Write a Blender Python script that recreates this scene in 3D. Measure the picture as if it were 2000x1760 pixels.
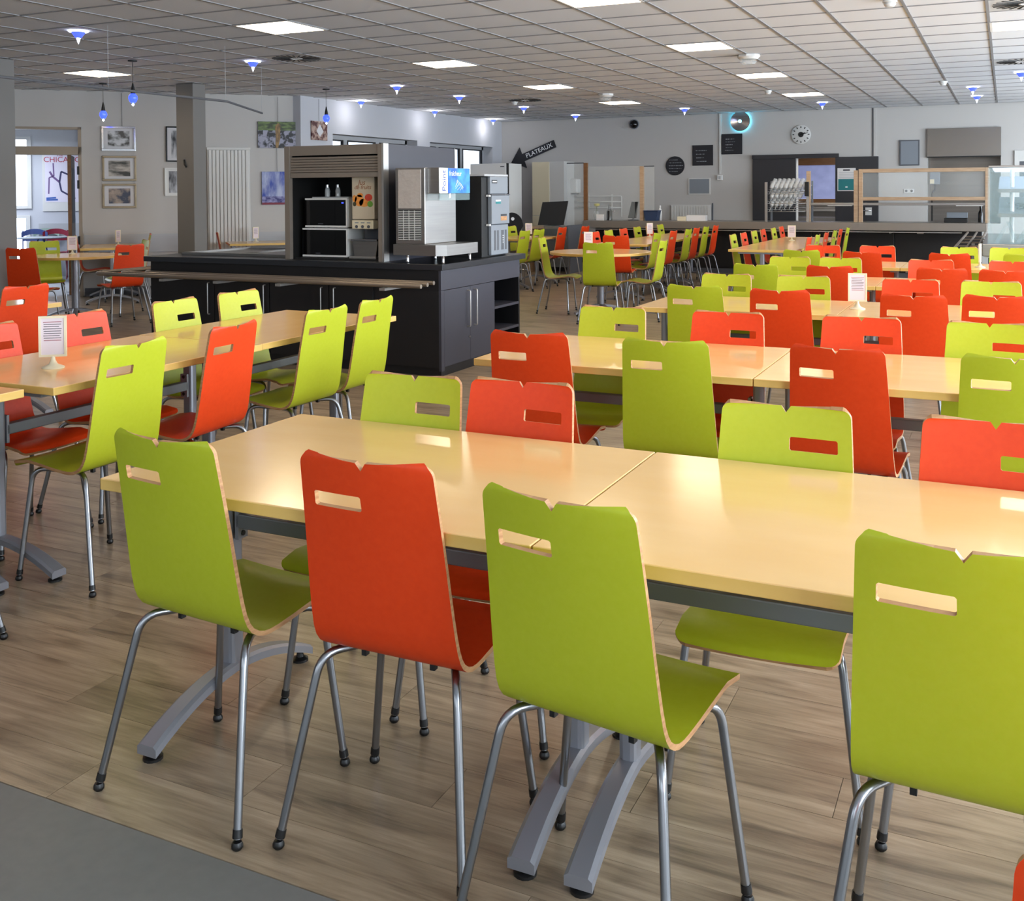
import bpy, bmesh, math, random
from mathutils import Matrix, Vector
random.seed(7)
PI = math.pi
SC = bpy.context.scene
for o in list(bpy.data.objects):
    bpy.data.objects.remove(o)
COL = SC.collection

# ------------------------------------------------------------------ camera
def cam_axes(yaw, pitch, roll):
    Rz = Matrix.Rotation(yaw, 3, 'Z')
    fwd = Vector((0, math.cos(pitch), math.sin(pitch)))
    up = Vector((0, -math.sin(pitch), math.cos(pitch)))
    rt = Vector((1, 0, 0))
    r2 = math.cos(roll) * rt + math.sin(roll) * up
    u2 = -math.sin(roll) * rt + math.cos(roll) * up
    return Rz @ r2, Rz @ u2, Rz @ fwd

EYE = 1.475
cd = bpy.data.cameras.new('camera')
cam = bpy.data.objects.new('camera', cd)
COL.objects.link(cam)
r_, u_, f_ = cam_axes(0.448378, -0.020913, -0.006377)
cam.matrix_world = Matrix(((r_.x, u_.x, -f_.x, 0), (r_.y, u_.y, -f_.y, 0), (r_.z, u_.z, -f_.z, EYE), (0, 0, 0, 1)))
cd.sensor_fit = 'HORIZONTAL'
cd.sensor_width = 36.0
cd.lens = 2018.36 * 36 / 2000
cd.shift_x = (1000 - 993.76) / 2000
cd.shift_y = (415.73 - 880) / 2000
cd.clip_start = 0.05
SC.camera = cam

# ------------------------------------------------------------------ world, daylight, exposure
W = bpy.data.worlds.new('sky')
SC.world = W
W.use_nodes = True
bg = W.node_tree.nodes['Background']
bg.inputs[0].default_value = (0.80, 0.90, 1.0, 1)
bg.inputs[1].default_value = 1.6
SC.view_settings.view_transform = 'Standard'
SC.view_settings.look = 'None'
SC.view_settings.gamma = 1.0
SC.view_settings.exposure = 1.04
SC.view_settings.use_curve_mapping = False
SC.cycles.use_denoising = True
SC.cycles.use_adaptive_sampling = True
SC.cycles.adaptive_threshold = 0.05
SC.cycles.adaptive_min_samples = 16
SC.cycles.max_bounces = 6
SC.cycles.diffuse_bounces = 3
SC.cycles.glossy_bounces = 3
SC.cycles.transmission_bounces = 6
SC.cycles.transparent_max_bounces = 8
SC.cycles.sample_clamp_indirect = 6.0
SC.cycles.caustics_reflective = False
SC.cycles.caustics_refractive = False

def area(name, loc, rot, sx, sy, power, col):
    l = bpy.data.lights.new(name, 'AREA')
    l.shape = 'RECTANGLE'; l.size = sx; l.size_y = sy
    l.energy = power; l.color = col
    o = bpy.data.objects.new(name, l)
    o.location = loc; o.rotation_euler = rot
    COL.objects.link(o)
    return o

DAY = (0.79, 0.90, 1.0)
WIN_R = [(-1.9, 0.9), (1.6, 4.4), (5.1, 7.9), (8.6, 11.4), (12.1, 14.9), (15.6, 18.4)]   # windows of the right-hand wall, along Y
for (a, b) in WIN_R:   # daylight standing in each window of the right wall
    area('daylight_window', (4.28, (a + b) / 2, 1.72), (0, PI / 2, 0), 1.75, b - a - 0.1, 135, DAY)
WIN_FILL = [(-5.6, -2.8), (-1.6, 1.2), (1.9, 3.9)]      # unseen windows added behind the camera to brighten the foreground, along X
for (a, b) in WIN_FILL:
    area('daylight_window', ((a + b) / 2, -3.12, 1.72), (PI / 2, 0, PI), b - a - 0.1, 1.75, 30, (0.95, 0.97, 1.0))  # fill light for the foreground, standing in the added rear windows
area('daylight_next_room', (-15.4, 11.4, 2.45), (0, 0, 0), 2.0, 2.0, 55, (0.80, 0.88, 1.0))
area('kitchen_strip_light', (-2.6, 20.75, 2.5), (0, 0, 0), 1.4, 0.4, 18, (1, 0.97, 0.92))

# ------------------------------------------------------------------ materials
def lin(c):
    return tuple(((v / 255) / 12.92 if v / 255 <= 0.04045 else ((v / 255 + 0.055) / 1.055) ** 2.4) for v in c)

MATS = {}
def mat(name, rgb, rough=0.5, metal=0.0, spec=0.5, emit=0.0, alpha=1.0, trans=0.0, noise=None, bump=None, coat=0.0, ior=None, ecol=None):
    m = bpy.data.materials.new(name)
    m.use_nodes = True
    nt = m.node_tree
    b = nt.nodes['Principled BSDF']
    c = lin(rgb) + (1,)
    b.inputs['Base Color'].default_value = c
    b.inputs['Roughness'].default_value = rough
    b.inputs['Metallic'].default_value = metal
    b.inputs['Specular IOR Level'].default_value = spec
    b.inputs['Coat Weight'].default_value = coat
    b.inputs['Transmission Weight'].default_value = trans
    if ior: b.inputs['IOR'].default_value = ior
    if emit:
        b.inputs['Emission Color'].default_value = lin(ecol or rgb) + (1,)
        b.inputs['Emission Strength'].default_value = emit
    if alpha < 1:
        b.inputs['Alpha'].default_value = alpha
    if noise:   # (scale xyz, amount, second colour)
        sc, amt, rgb2 = noise
        tc = nt.nodes.new('ShaderNodeTexCoord'); mp = nt.nodes.new('ShaderNodeMapping')
        mp.inputs['Scale'].default_value = sc
        nz = nt.nodes.new('ShaderNodeTexNoise'); nz.inputs['Scale'].default_value = 1.0; nz.inputs['Detail'].default_value = 5
        cr = nt.nodes.new('ShaderNodeValToRGB')
        cr.color_ramp.elements[0].position = 0.5 - amt; cr.color_ramp.elements[1].position = 0.5 + amt
        cr.color_ramp.elements[0].color = c; cr.color_ramp.elements[1].color = lin(rgb2) + (1,)
        nt.links.new(tc.outputs['Object'], mp.inputs[0]); nt.links.new(mp.outputs[0], nz.inputs['Vector'])
        nt.links.new(nz.outputs['Fac'], cr.inputs[0]); nt.links.new(cr.outputs[0], b.inputs['Base Color'])
    if bump:
        sc, st = bump
        tc = nt.nodes.new('ShaderNodeTexCoord'); nz = nt.nodes.new('ShaderNodeTexNoise')
        nz.inputs['Scale'].default_value = sc; nz.inputs['Detail'].default_value = 4
        bp = nt.nodes.new('ShaderNodeBump'); bp.inputs['Strength'].default_value = st; bp.inputs['Distance'].default_value = 0.01
        nt.links.new(tc.outputs['Object'], nz.inputs['Vector']); nt.links.new(nz.outputs['Fac'], bp.inputs['Height'])
        nt.links.new(bp.outputs[0], b.inputs['Normal'])
    MATS[name] = m
    return m

mat('lime', (173, 181, 34), 0.42, spec=0.36, noise=((60, 60, 60), 0.2, (177, 185, 42)))
mat('orange', (216, 60, 12), 0.42, spec=0.36, noise=((60, 60, 60), 0.2, (222, 66, 20)))
mat('ply_edge', (196, 150, 104), 0.5, noise=((20, 20, 160), 0.2, (160, 112, 72)))
mat('steel_tube', (150, 152, 156), 0.28, 1.0)
mat('silver_paint', (150, 152, 160), 0.38, 0.55)
mat('beam_grey', (118, 120, 122), 0.45, 0.4)
mat('black_rubber', (16, 16, 17), 0.4)
mat('table_laminate', (240, 194, 126), 0.16, noise=((3, 9, 3), 0.18, (243, 200, 135)))
mat('table_edge', (214, 172, 88), 0.4, noise=((4, 4, 30), 0.2, (222, 182, 102)))
mat('wall_white', (188, 185, 182), 0.85)
mat('wall_cool', (188, 190, 197), 0.85)
mat('tile_white', (222, 225, 231), 0.9)
mat('grid_grey', (142, 142, 145), 0.6)
mat('ceiling_back', (70, 70, 70), 0.9)
mat('pillar_paint', (122, 119, 116), 0.7)
mat('lino_grey', (112, 112, 109), 0.6, noise=((30, 30, 30), 0.25, (119, 119, 115)))
mat('island_black', (20, 19, 22), 0.45)
mat('island_side', (58, 58, 68), 0.42)
mat('island_top', (36, 38, 43), 0.3)
mat('rail_alu', (150, 138, 126), 0.4, 0.8)
mat('alu', (188, 186, 184), 0.35, 0.85)
mat('alu_warm', (142, 131, 121), 0.42, 0.35)
mat('stainless', (158, 156, 155), 0.36, 1.0, noise=((2, 2, 60), 0.25, (168, 166, 164)))
mat('counter_steel', (146, 138, 130), 0.36, 0.55)
mat('stainless_dark', (120, 114, 108), 0.35, 1.0, noise=((1, 1, 40), 0.25, (134, 128, 122)))
mat('stainless_mid', (128, 123, 118), 0.27, 1.0)
mat('black_gloss', (8, 8, 9), 0.12)
mat('black_matte', (14, 14, 15), 0.6)
mat('charcoal', (42, 42, 47), 0.5)
mat('dark_void', (6, 6, 7), 0.9)
mat('white_plastic', (222, 222, 220), 0.35)
mat('cream_plastic', (226, 214, 184), 0.35)
mat('paper', (226, 222, 220), 0.8)
mat('paper_pink', (222, 208, 214), 0.8)
mat('ink', (52, 40, 48), 0.7)
mat('ink_red', (150, 60, 70), 0.7)
mat('steel_white', (206, 205, 202), 0.45)
mat('grey_panel', (128, 134, 142), 0.6)
mat('grey_dark', (84, 86, 92), 0.55)
mat('grey_light', (176, 178, 182), 0.5)
mat('chrome', (190, 190, 192), 0.12, 1.0)
mat('bronze_frame', (118, 104, 84), 0.28, 0.9)
mat('wood_pale', (190, 162, 134), 0.55, noise=((6, 6, 40), 0.2, (172, 142, 112)))
mat('wood_brown', (132, 92, 56), 0.5, noise=((6, 6, 30), 0.2, (116, 78, 46)))
mat('wood_door', (150, 136, 120), 0.5)
mat('light_diffuser', (255, 240, 214), 0.6, emit=9.0, ecol=(255, 233, 200))
mat('light_frame', (226, 224, 220), 0.5)
mat('spot_white', (250, 250, 255), 0.4, emit=3.5, ecol=(226, 234, 255))
mat('spot_blue', (40, 60, 240), 0.2, emit=1.3, ecol=(60, 76, 255))
mat('bulb_blue', (60, 80, 255), 0.1, emit=1.3, ecol=(52, 74, 255))
mat('bulb_core', (240, 245, 255), 0.1, emit=10.0, ecol=(225, 236, 255))
mat('glow_cyan', (90, 200, 230), 0.3, emit=13.0, ecol=(70, 190, 225))
mat('case_light', (240, 246, 255), 0.5, emit=0.9, ecol=(215, 232, 255))
mat('vent_white', (200, 200, 200), 0.5)
mat('pane_bright', (236, 244, 255), 0.3, emit=1.3, ecol=(226, 238, 255))
mat('pane_frost', (150, 160, 205), 0.5, emit=0.14, ecol=(150, 162, 226), noise=((5, 5, 7), 0.25, (176, 186, 228)))
mat('pane_window', (220, 230, 240), 0.05, trans=1.0, ior=1.02)
mat('plexi', (226, 232, 232), 0.04, alpha=0.13, spec=0.5)
mat('plexi_smoke', (120, 126, 130), 0.06, alpha=0.42, spec=0.5)
mat('glassware', (236, 240, 242), 0.06, alpha=0.30, spec=0.8)
mat('case_glass', (190, 220, 226), 0.04, alpha=0.16, spec=0.6)
mat('blue_print', (28, 92, 200), 0.3, noise=((9, 9, 9), 0.14, (70, 160, 236)))
mat('blue_ink', (20, 60, 150), 0.4)
mat('white_ink', (238, 240, 242), 0.5)
mat('brown_ink', (150, 90, 52), 0.5)
mat('fruit_orange', (232, 132, 40), 0.5, noise=((30, 30, 30), 0.2, (240, 170, 90)))
mat('fruit_red', (206, 70, 50), 0.5)
mat('fruit_green', (110, 160, 62), 0.5)
mat('fruit_dark', (70, 66, 44), 0.5)
mat('juice_body', (206, 192, 168), 0.35)
mat('film', (188, 178, 170), 0.25, 0.0, bump=(14, 0.9))
mat('chalkboard', (26, 26, 33), 0.6)
mat('chalk', (150, 152, 158), 0.8)
mat('photo_a', (60, 58, 54), 0.4, noise=((9, 9, 12), 0.10, (196, 198, 202)))
mat('photo_b', (40, 40, 32), 0.4, noise=((4, 4, 16), 0.10, (184, 176, 168)))
mat('photo_c', (54, 60, 80), 0.4, noise=((8, 8, 10), 0.10, (170, 152, 138)))
mat('photo_d', (44, 46, 52), 0.4, noise=((10, 10, 3), 0.10, (196, 198, 204)))
mat('mat_board', (206, 206, 210), 0.7)
mat('art_crowd', (24, 27, 32), 0.5, noise=((16, 16, 16), 0.05, (150, 150, 168)))
mat('art_green', (46, 58, 34), 0.5, noise=((10, 10, 30), 0.12, (104, 124, 66)))
mat('art_ochre', (156, 122, 70), 0.5, noise=((30, 30, 12), 0.15, (90, 66, 36)))
mat('art_blue', (176, 184, 212), 0.5, noise=((9, 9, 3), 0.12, (44, 68, 160)))
mat('art_violet', (46, 44, 110), 0.5, noise=((14, 14, 20), 0.12, (150, 150, 196)))
mat('art_red', (120, 30, 50), 0.5)
mat('art_maroon', (74, 26, 30), 0.5, noise=((14, 14, 14), 0.08, (176, 152, 140)))
mat('poster_paper', (214, 208, 222), 0.6)
mat('poster_crimson', (176, 50, 74), 0.6)
mat('poster_violet', (110, 84, 132), 0.6)
mat('poster_navy', (52, 52, 92), 0.6)
mat('poster_blue', (62, 96, 168), 0.6)
mat('bistro_red', (132, 26, 52), 0.4)
mat('bistro_blue', (58, 74, 128), 0.4)
mat('bistro_green', (150, 172, 160), 0.4)
mat('tap_steel', (150, 150, 152), 0.2, 1.0)
mat('teal_print', (30, 122, 126), 0.5)
mat('bottle_black', (14, 14, 16), 0.2)
mat('bin_blue', (42, 58, 88), 0.4)
mat('flower_yellow', (222, 206, 90), 0.6)
mat('leaf_green', (70, 110, 56), 0.6)
mat('felt_black', (16, 16, 20), 0.8)

def wood_floor():
    m = bpy.data.materials.new('floor_vinyl_wood')
    m.use_nodes = True
    nt = m.node_tree; N = nt.nodes; L = nt.links
    b = N['Principled BSDF']
    geo = N.new('ShaderNodeNewGeometry')
    oi = N.new('ShaderNodeObjectInfo')
    at = N.new('ShaderNodeAttribute'); at.attribute_name = 'rnd'
    add = N.new('ShaderNodeMath'); add.operation = 'ADD'
    L.new(oi.outputs['Random'], add.inputs[0]); L.new(at.outputs['Fac'], add.inputs[1])
    mul = N.new('ShaderNodeMath'); mul.operation = 'MULTIPLY'; mul.inputs[1].default_value = 37.0
    L.new(add.outputs[0], mul.inputs[0])
    cmb = N.new('ShaderNodeCombineXYZ'); L.new(mul.outputs[0], cmb.inputs[0]); L.new(mul.outputs[0], cmb.inputs[2])
    va = N.new('ShaderNodeVectorMath'); va.operation = 'ADD'
    L.new(geo.outputs['Position'], va.inputs[0]); L.new(cmb.outputs[0], va.inputs[1])
    def noise(sc, detail, rough=0.6, dist=0.0):
        mp = N.new('ShaderNodeMapping'); mp.inputs['Scale'].default_value = sc
        L.new(va.outputs[0], mp.inputs[0])
        n = N.new('ShaderNodeTexNoise'); n.inputs['Scale'].default_value = 1; n.inputs['Detail'].default_value = detail
        n.inputs['Roughness'].default_value = rough; n.inputs['Distortion'].default_value = dist
        L.new(mp.outputs[0], n.inputs['Vector'])
        return n
    n1 = noise((2.2, 22, 1), 7, 0.65, 0.6)
    n2 = noise((1.3, 4.5, 1), 4, 0.5, 1.2)
    n3 = noise((5, 130, 1), 3, 0.6)
    r1 = N.new('ShaderNodeValToRGB')
    e = r1.color_ramp.elements
    e[0].position = 0.27; e[0].color = lin((108, 94, 78)) + (1,)
    e[1].position = 0.72; e[1].color = lin((184, 165, 140)) + (1,)
    k = e.new(0.47); k.color = lin((157, 138, 114)) + (1,)
    L.new(n1.outputs['Fac'], r1.inputs[0])
    r2 = N.new('ShaderNodeValToRGB')
    e = r2.color_ramp.elements
    e[0].position = 0.30; e[0].color = (0.58, 0.56, 0.54, 1)
    e[1].position = 0.60; e[1].color = (1, 1, 1, 1)
    L.new(n2.outputs['Fac'], r2.inputs[0])
    mx = N.new('ShaderNodeMix'); mx.data_type = 'RGBA'; mx.blend_type = 'MULTIPLY'; mx.inputs[0].default_value = 0.75
    L.new(r1.outputs[0], mx.inputs[6]); L.new(r2.outputs[0], mx.inputs[7])
    r3 = N.new('ShaderNodeValToRGB')
    e = r3.color_ramp.elements
    e[0].position = 0.35; e[0].color = (0.80, 0.79, 0.78, 1)
    e[1].position = 0.6; e[1].color = (1, 1, 1, 1)
    L.new(n3.outputs['Fac'], r3.inputs[0])
    mx2 = N.new('ShaderNodeMix'); mx2.data_type = 'RGBA'; mx2.blend_type = 'MULTIPLY'; mx2.inputs[0].default_value = 0.8
    L.new(mx.outputs[2], mx2.inputs[6]); L.new(r3.outputs[0], mx2.inputs[7])
    # knots and cracks
    mpv = N.new('ShaderNodeMapping'); mpv.inputs['Scale'].default_value = (1.7, 5.2, 1)
    L.new(va.outputs[0], mpv.inputs[0])
    vo = N.new('ShaderNodeTexVoronoi'); vo.inputs['Scale'].default_value = 1.0; vo.inputs['Randomness'].default_value = 1.0
    L.new(mpv.outputs[0], vo.inputs['Vector'])
    rk = N.new('ShaderNodeValToRGB')
    e = rk.color_ramp.elements
    e[0].position = 0.05; e[0].color = (0.50, 0.46, 0.42, 1)
    e[1].position = 0.16; e[1].color = (1, 1, 1, 1)
    L.new(vo.outputs['Distance'], rk.inputs[0])
    mx3 = N.new('ShaderNodeMix'); mx3.data_type = 'RGBA'; mx3.blend_type = 'MULTIPLY'; mx3.inputs[0].default_value = 0.7
    L.new(mx2.outputs[2], mx3.inputs[6]); L.new(rk.outputs[0], mx3.inputs[7])
    L.new(mx3.outputs[2], b.inputs['Base Color'])
    b.inputs['Roughness'].default_value = 0.33
    b.inputs['Specular IOR Level'].default_value = 0.45
    bp = N.new('ShaderNodeBump'); bp.inputs['Strength'].default_value = 0.12; bp.inputs['Distance'].default_value = 0.004
    L.new(n3.outputs['Fac'], bp.inputs['Height']); L.new(bp.outputs[0], b.inputs['Normal'])
    MATS['floor_vinyl_wood'] = m
wood_floor()

# ------------------------------------------------------------------ mesh helpers
class MB:
    def __init__(s):
        s.v = []; s.f = []; s.m = []; s.sm = []
    def face(s, idx, m=0, smooth=False):
        s.f.append(tuple(idx)); s.m.append(m); s.sm.append(smooth)
    def add(s, pts):
        b = len(s.v); s.v.extend([tuple(p) for p in pts]); return b
    def box(s, x0, x1, y0, y1, z0, z1, m=0, b=0.0):
        x0, x1 = min(x0, x1), max(x0, x1); y0, y1 = min(y0, y1), max(y0, y1); z0, z1 = min(z0, z1), max(z0, z1)
        if b <= 0:
            i = s.add([(x0, y0, z0), (x1, y0, z0), (x1, y1, z0), (x0, y1, z0), (x0, y0, z1), (x1, y0, z1), (x1, y1, z1), (x0, y1, z1)])
            for q in ((0, 3, 2, 1), (4, 5, 6, 7), (0, 1, 5, 4), (1, 2, 6, 5), (2, 3, 7, 6), (3, 0, 4, 7)):
                s.face([i + k for k in q], m)
            return s
        b = min(b, (x1 - x0) * .49, (y1 - y0) * .49, (z1 - z0) * .49)
        bm = bmesh.new()
        bmesh.ops.create_cube(bm, size=1)
        for v in bm.verts:
            v.co = Vector(((x0 + x1) / 2 + v.co.x * (x1 - x0), (y0 + y1) / 2 + v.co.y * (y1 - y0), (z0 + z1) / 2 + v.co.z * (z1 - z0)))
        bmesh.ops.bevel(bm, geom=list(bm.edges), offset=b, segments=2, profile=0.5, affect='EDGES')
        bm.verts.index_update()
        i = s.add([v.co for v in bm.verts])
        for f in bm.faces:
            s.face([i + v.index for v in f.verts], m, False)
        bm.free()
        return s
    def tube(s, path, r, n=8, m=0, cap=True):
        P = [Vector(p) for p in path]
        rings = []
        ref = None
        for k, p in enumerate(P):
            t = (P[min(k + 1, len(P) - 1)] - P[max(k - 1, 0)]).normalized()
            if ref is None:
                ref = Vector((0, 0, 1)) if abs(t.z) < 0.9 else Vector((1, 0, 0))
            a = (ref - t * ref.dot(t)).normalized(); ref = a
            c = t.cross(a)
            rr = r[k] if isinstance(r, (list, tuple)) else r
            rings.append(s.add([p + rr * (math.cos(2 * PI * j / n) * a + math.sin(2 * PI * j / n) * c) for j in range(n)]))
        for k in range(len(P) - 1):
            for j in range(n):
                s.face((rings[k] + j, rings[k] + (j + 1) % n, rings[k + 1] + (j + 1) % n, rings[k + 1] + j), m, True)
        if cap:
            s.face([rings[0] + j for j in reversed(range(n))], m)
            s.face([rings[-1] + j for j in range(n)], m)
        return s
    def cyl(s, c, r, h, n=20, m=0, axis='z'):
        c = Vector(c); d = {'x': Vector((1, 0, 0)), 'y': Vector((0, 1, 0)), 'z': Vector((0, 0, 1))}[axis]
        return s.tube([c, c + d * h], r, n, m)
    def lathe(s, prof, c=(0, 0, 0), n=20, m=0, ax=None):
        # prof: list of (radius, height); ax: 3x3 matrix for a tilted axis
        rings = []
        for r, h in prof:
            pts = []
            for j in range(n):
                p = Vector((r * math.cos(2 * PI * j / n), r * math.sin(2 * PI * j / n), h))
                if ax is not None: p = ax @ p
                pts.append(p + Vector(c))
            rings.append(s.add(pts))
        for k in range(len(prof) - 1):
            for j in range(n):
                s.face((rings[k] + j, rings[k] + (j + 1) % n, rings[k + 1] + (j + 1) % n, rings[k + 1] + j), m, True)
        if prof[0][0] > 1e-5: s.face([rings[0] + j for j in reversed(range(n))], m)
        if prof[-1][0] > 1e-5: s.face([rings[-1] + j for j in range(n)], m)
        return s
    def prism(s, poly, y0, y1, m=0, plane='xz', smooth=False):
        # polygon in a plane, extruded along the third axis
        def P(a, b, h):
            return {'xz': (a, h, b), 'xy': (a, b, h), 'yz': (h, a, b)}[plane]
        n = len(poly)
        i = s.add([P(a, b, y0) for a, b in poly]); j = s.add([P(a, b, y1) for a, b in poly])
        s.face([i + k for k in range(n)], m); s.face([j + k for k in reversed(range(n))], m)
        for k in range(n):
            s.face((i + k, j + k, j + (k + 1) % n, i + (k + 1) % n), m, smooth)
        return s
    def mesh(s, name, mats):
        me = bpy.data.meshes.new(name)
        me.from_pydata(s.v, [], s.f)
        for k in ([mats] if isinstance(mats, str) else mats):
            me.materials.append(MATS[k])
        me.polygons.foreach_set('material_index', s.m)
        me.polygons.foreach_set('use_smooth', s.sm)
        bm = bmesh.new(); bm.from_mesh(me)
        bmesh.ops.recalc_face_normals(bm, faces=bm.faces)
        for e in bm.edges:
            if len(e.link_faces) == 2 and e.calc_face_angle(0) > 0.75: e.smooth = False
        bm.to_mesh(me); bm.free()
        me.update()
        return me
    def build(s, name, mats, parent=None):
        return obj(name, s.mesh(name, mats), parent)

def obj(name, me, parent=None, loc=None, rotz=None):
    o = bpy.data.objects.new(name, me)
    COL.objects.link(o)
    if parent is not None: o.parent = parent
    if loc is not None: o.location = loc
    if rotz is not None: o.rotation_euler = (0, 0, rotz)
    return o

def tag(o, label, cat, group=None):
    o['label'] = label; o['category'] = cat
    if group: o['group'] = group
    return o

def thing(name, label, cat, loc=(0, 0, 0), rotz=0.0, group=None):
    o = bpy.data.objects.new(name, None)
    COL.objects.link(o)
    o.empty_display_size = 0.1
    o.location = loc; o.rotation_euler = (0, 0, rotz)
    return tag(o, label, cat, group)

def struct(o):
    o['kind'] = 'structure'
    return o

def bx(name, m, x0, x1, y0, y1, z0, z1, parent=None, b=0.0):
    return MB().box(x0, x1, y0, y1, z0, z1, 0, b).build(name, m, parent)

def copy_tree(o, parent=None):
    c = o.copy(); COL.objects.link(c); c.parent = parent
    if parent is not None: c.matrix_parent_inverse = o.matrix_parent_inverse
    for ch in list(o.children): copy_tree(ch, c)
    return c

def arc_path(pts, rads, n=5):
    # polyline with rounded corners
    P = [Vector(p) for p in pts]; out = [P[0]]
    for k in range(1, len(P) - 1):
        a = (P[k - 1] - P[k]); b = (P[k + 1] - P[k]); r = min(rads, a.length * .49, b.length * .49)
        A = P[k] + a.normalized() * r; B = P[k] + b.normalized() * r
        for i in range(n + 1):
            t = i / n
            out.append((1 - t) ** 2 * A + 2 * t * (1 - t) * P[k] + t * t * B)
    out.append(P[-1])
    return out

def text_obj(body, size, m, parent, name, loc, rot, extrude=0.001, align='CENTER', shear=0.0):
    cu = bpy.data.curves.new(name, 'FONT')
    cu.body = body; cu.size = size; cu.extrude = extrude; cu.align_x = align; cu.align_y = 'CENTER'; cu.shear = shear; cu.resolution_u = 3
    t = bpy.data.objects.new(name + '_curve', cu)
    COL.objects.link(t)
    dg = bpy.context.evaluated_depsgraph_get(); dg.update()
    me = bpy.data.meshes.new_from_object(t.evaluated_get(dg))
    bpy.data.objects.remove(t); bpy.data.curves.remove(cu)
    me.materials.clear(); me.materials.append(MATS[m])
    o = obj(name, me, parent)
    o.location = loc; o.rotation_euler = rot
    return o

ORD = ['first', 'second', 'third', 'fourth', 'fifth', 'sixth', 'seventh']

# ------------------------------------------------------------------ the setting: floor
CEIL = 2.946
FY = 19.8            # far wall
LX = -9.68           # left wall with the windows
DC = Vector((-9.75, 12.9, 0))                     # corner where the diagonal wall starts
DD = Vector((-1, -1, 0)) / math.sqrt(2)           # along the diagonal wall
DN = Vector((1, -1, 0)) / math.sqrt(2)            # its normal, into the room
DEND = 5.6
def dpt(s, off=0.0, z=0.0):
    p = DC + DD * s + DN * off
    return Vector((p.x, p.y, z))
DROT = math.atan2(DD.y, DD.x)      # local +x runs along DD (to the left in view); local +y is then DN turned
# local frame for the diagonal wall: x along DD, y = out of the room (-DN), z up
def in_view(p, mx=60):
    d = Vector(p) - Vector((0, 0, EYE))
    zc = d.dot(f_)
    if zc < 0.2: return False, zc
    x = 993.76 + 2018.36 * d.dot(r_) / zc; y = 415.73 - 2018.36 * d.dot(u_) / zc
    return (-mx < x < 2000 + mx and -mx < y < 1760 + mx), zc

struct(bx('floor', 'black_matte', -18.5, 4.2, -3.0, 22.6, -0.08, -0.004))
lino = struct(bx('floor_lino', 'lino_grey', -13.6, 4.2, -3.0, 1.752, -0.03, 0.0))
lino['label'] = 'grey linoleum strip in front of the wood floor'
floor = bpy.data.objects['floor']
pb = MB()
PL, PW, PG = 1.22, 0.182, 0.0004
def plank_into(mb, cx, cy):
    x0, x1, y0, y1 = cx - PL / 2 + PG, cx + PL / 2 - PG, cy - PW / 2 + PG, cy + PW / 2 - PG
    c = 0.0005
    i = mb.add([(x0, y0, -0.004), (x1, y0, -0.004), (x1, y1, -0.004), (x0, y1, -0.004),
                (x0 + c, y0 + c, 0), (x1 - c, y0 + c, 0), (x1 - c, y1 - c, 0), (x0 + c, y1 - c, 0)])
    for q in ((4, 5, 6, 7), (0, 1, 5, 4), (1, 2, 6, 5), (2, 3, 7, 6), (3, 0, 4, 7)):
        mb.face([i + k for k in q], 0)
plank_into(pb, 0, 0)
plank_me = pb.mesh('floor_plank', 'floor_vinyl_wood')
planks = []
row = 0
y = 1.755 + PW / 2
while y < FY + 0.1:
    x = -13.7 + (row * 0.437) % PL
    while x < 4.4:
        # keep inside the room (the diagonal wall cuts the far left)
        if x > LX - 0.3 or ((Vector((x, y, 0)) - DC).dot(DN) > -0.5 and y < 13.2):
            ok, zc = in_view((x, y, 0))
            planks.append((0 if ok else 1, zc if zc > 0 else 99, x, y))
        x += PL
    y += PW; row += 1
planks.sort()
for _, _, x, y in planks[:300]:
    o = obj('floor_plank', plank_me, floor, (x, y, 0))
rest = MB()
for _, _, x, y in planks[300:]:
    plank_into(rest, x, y)
me = rest.mesh('floor_plank_field', 'floor_vinyl_wood')
at = me.attributes.new('rnd', 'FLOAT', 'FACE')
vals = []
for _ in planks[300:]:
    vals += [random.random()] * 5
at.data.foreach_set('value', vals)
o = obj('floor_plank_field', me, floor); o['kind'] = 'stuff'

# ------------------------------------------------------------------ ceiling of square tiles in a metal grid
GX, GY, GS = -0.1412, 8.9692, 0.6
ceiling = struct(bx('ceiling', 'ceiling_back', -16.6, 4.2, -3.0, FY, CEIL + 0.035, CEIL + 0.10))
lights = [(-10, -3), (-10, 2), (-10, 7), (-10, 12), (-5, -3), (-5, 2), (-5, 7), (-5, 12), (0, 2), (0, -3), (0, 7),
          (-17, 0), (-10, -8), (-5, -8), (0, -8), (5, 2), (5, 7), (5, -3)]
vents = [(-12, 0), (-12, 10), (0, 0), (0, 7 - 0)]
lights.remove((0, 7))
used = set(lights) | set(vents)
def cell(ix, jy):      # ix cells counted from the grid line at GX towards +x
    return GX + ix * GS, GY + jy * GS
tb = MB()
h = GS / 2 - 0.009
c = 0.004
i = tb.add([(-h, -h, 0.02), (h, -h, 0.02), (h, h, 0.02), (-h, h, 0.02), (-h, -h, c), (h, -h, c), (h, h, c), (-h, h, c),
            (-h + c, -h + c, 0), (h - c, -h + c, 0), (h - c, h - c, 0), (-h + c, h - c, 0)])
for q in ((8, 11, 10, 9), (4, 5, 1, 0), (5, 6, 2, 1), (6, 7, 3, 2), (7, 4, 0, 3), (8, 9, 5, 4), (9, 10, 6, 5), (10, 11, 7, 6), (11, 8, 4, 7)):
    tb.face([i + k for k in q], 0)
tile_me = tb.mesh('ceiling_tile', 'tile_white')
tiles = []
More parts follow.
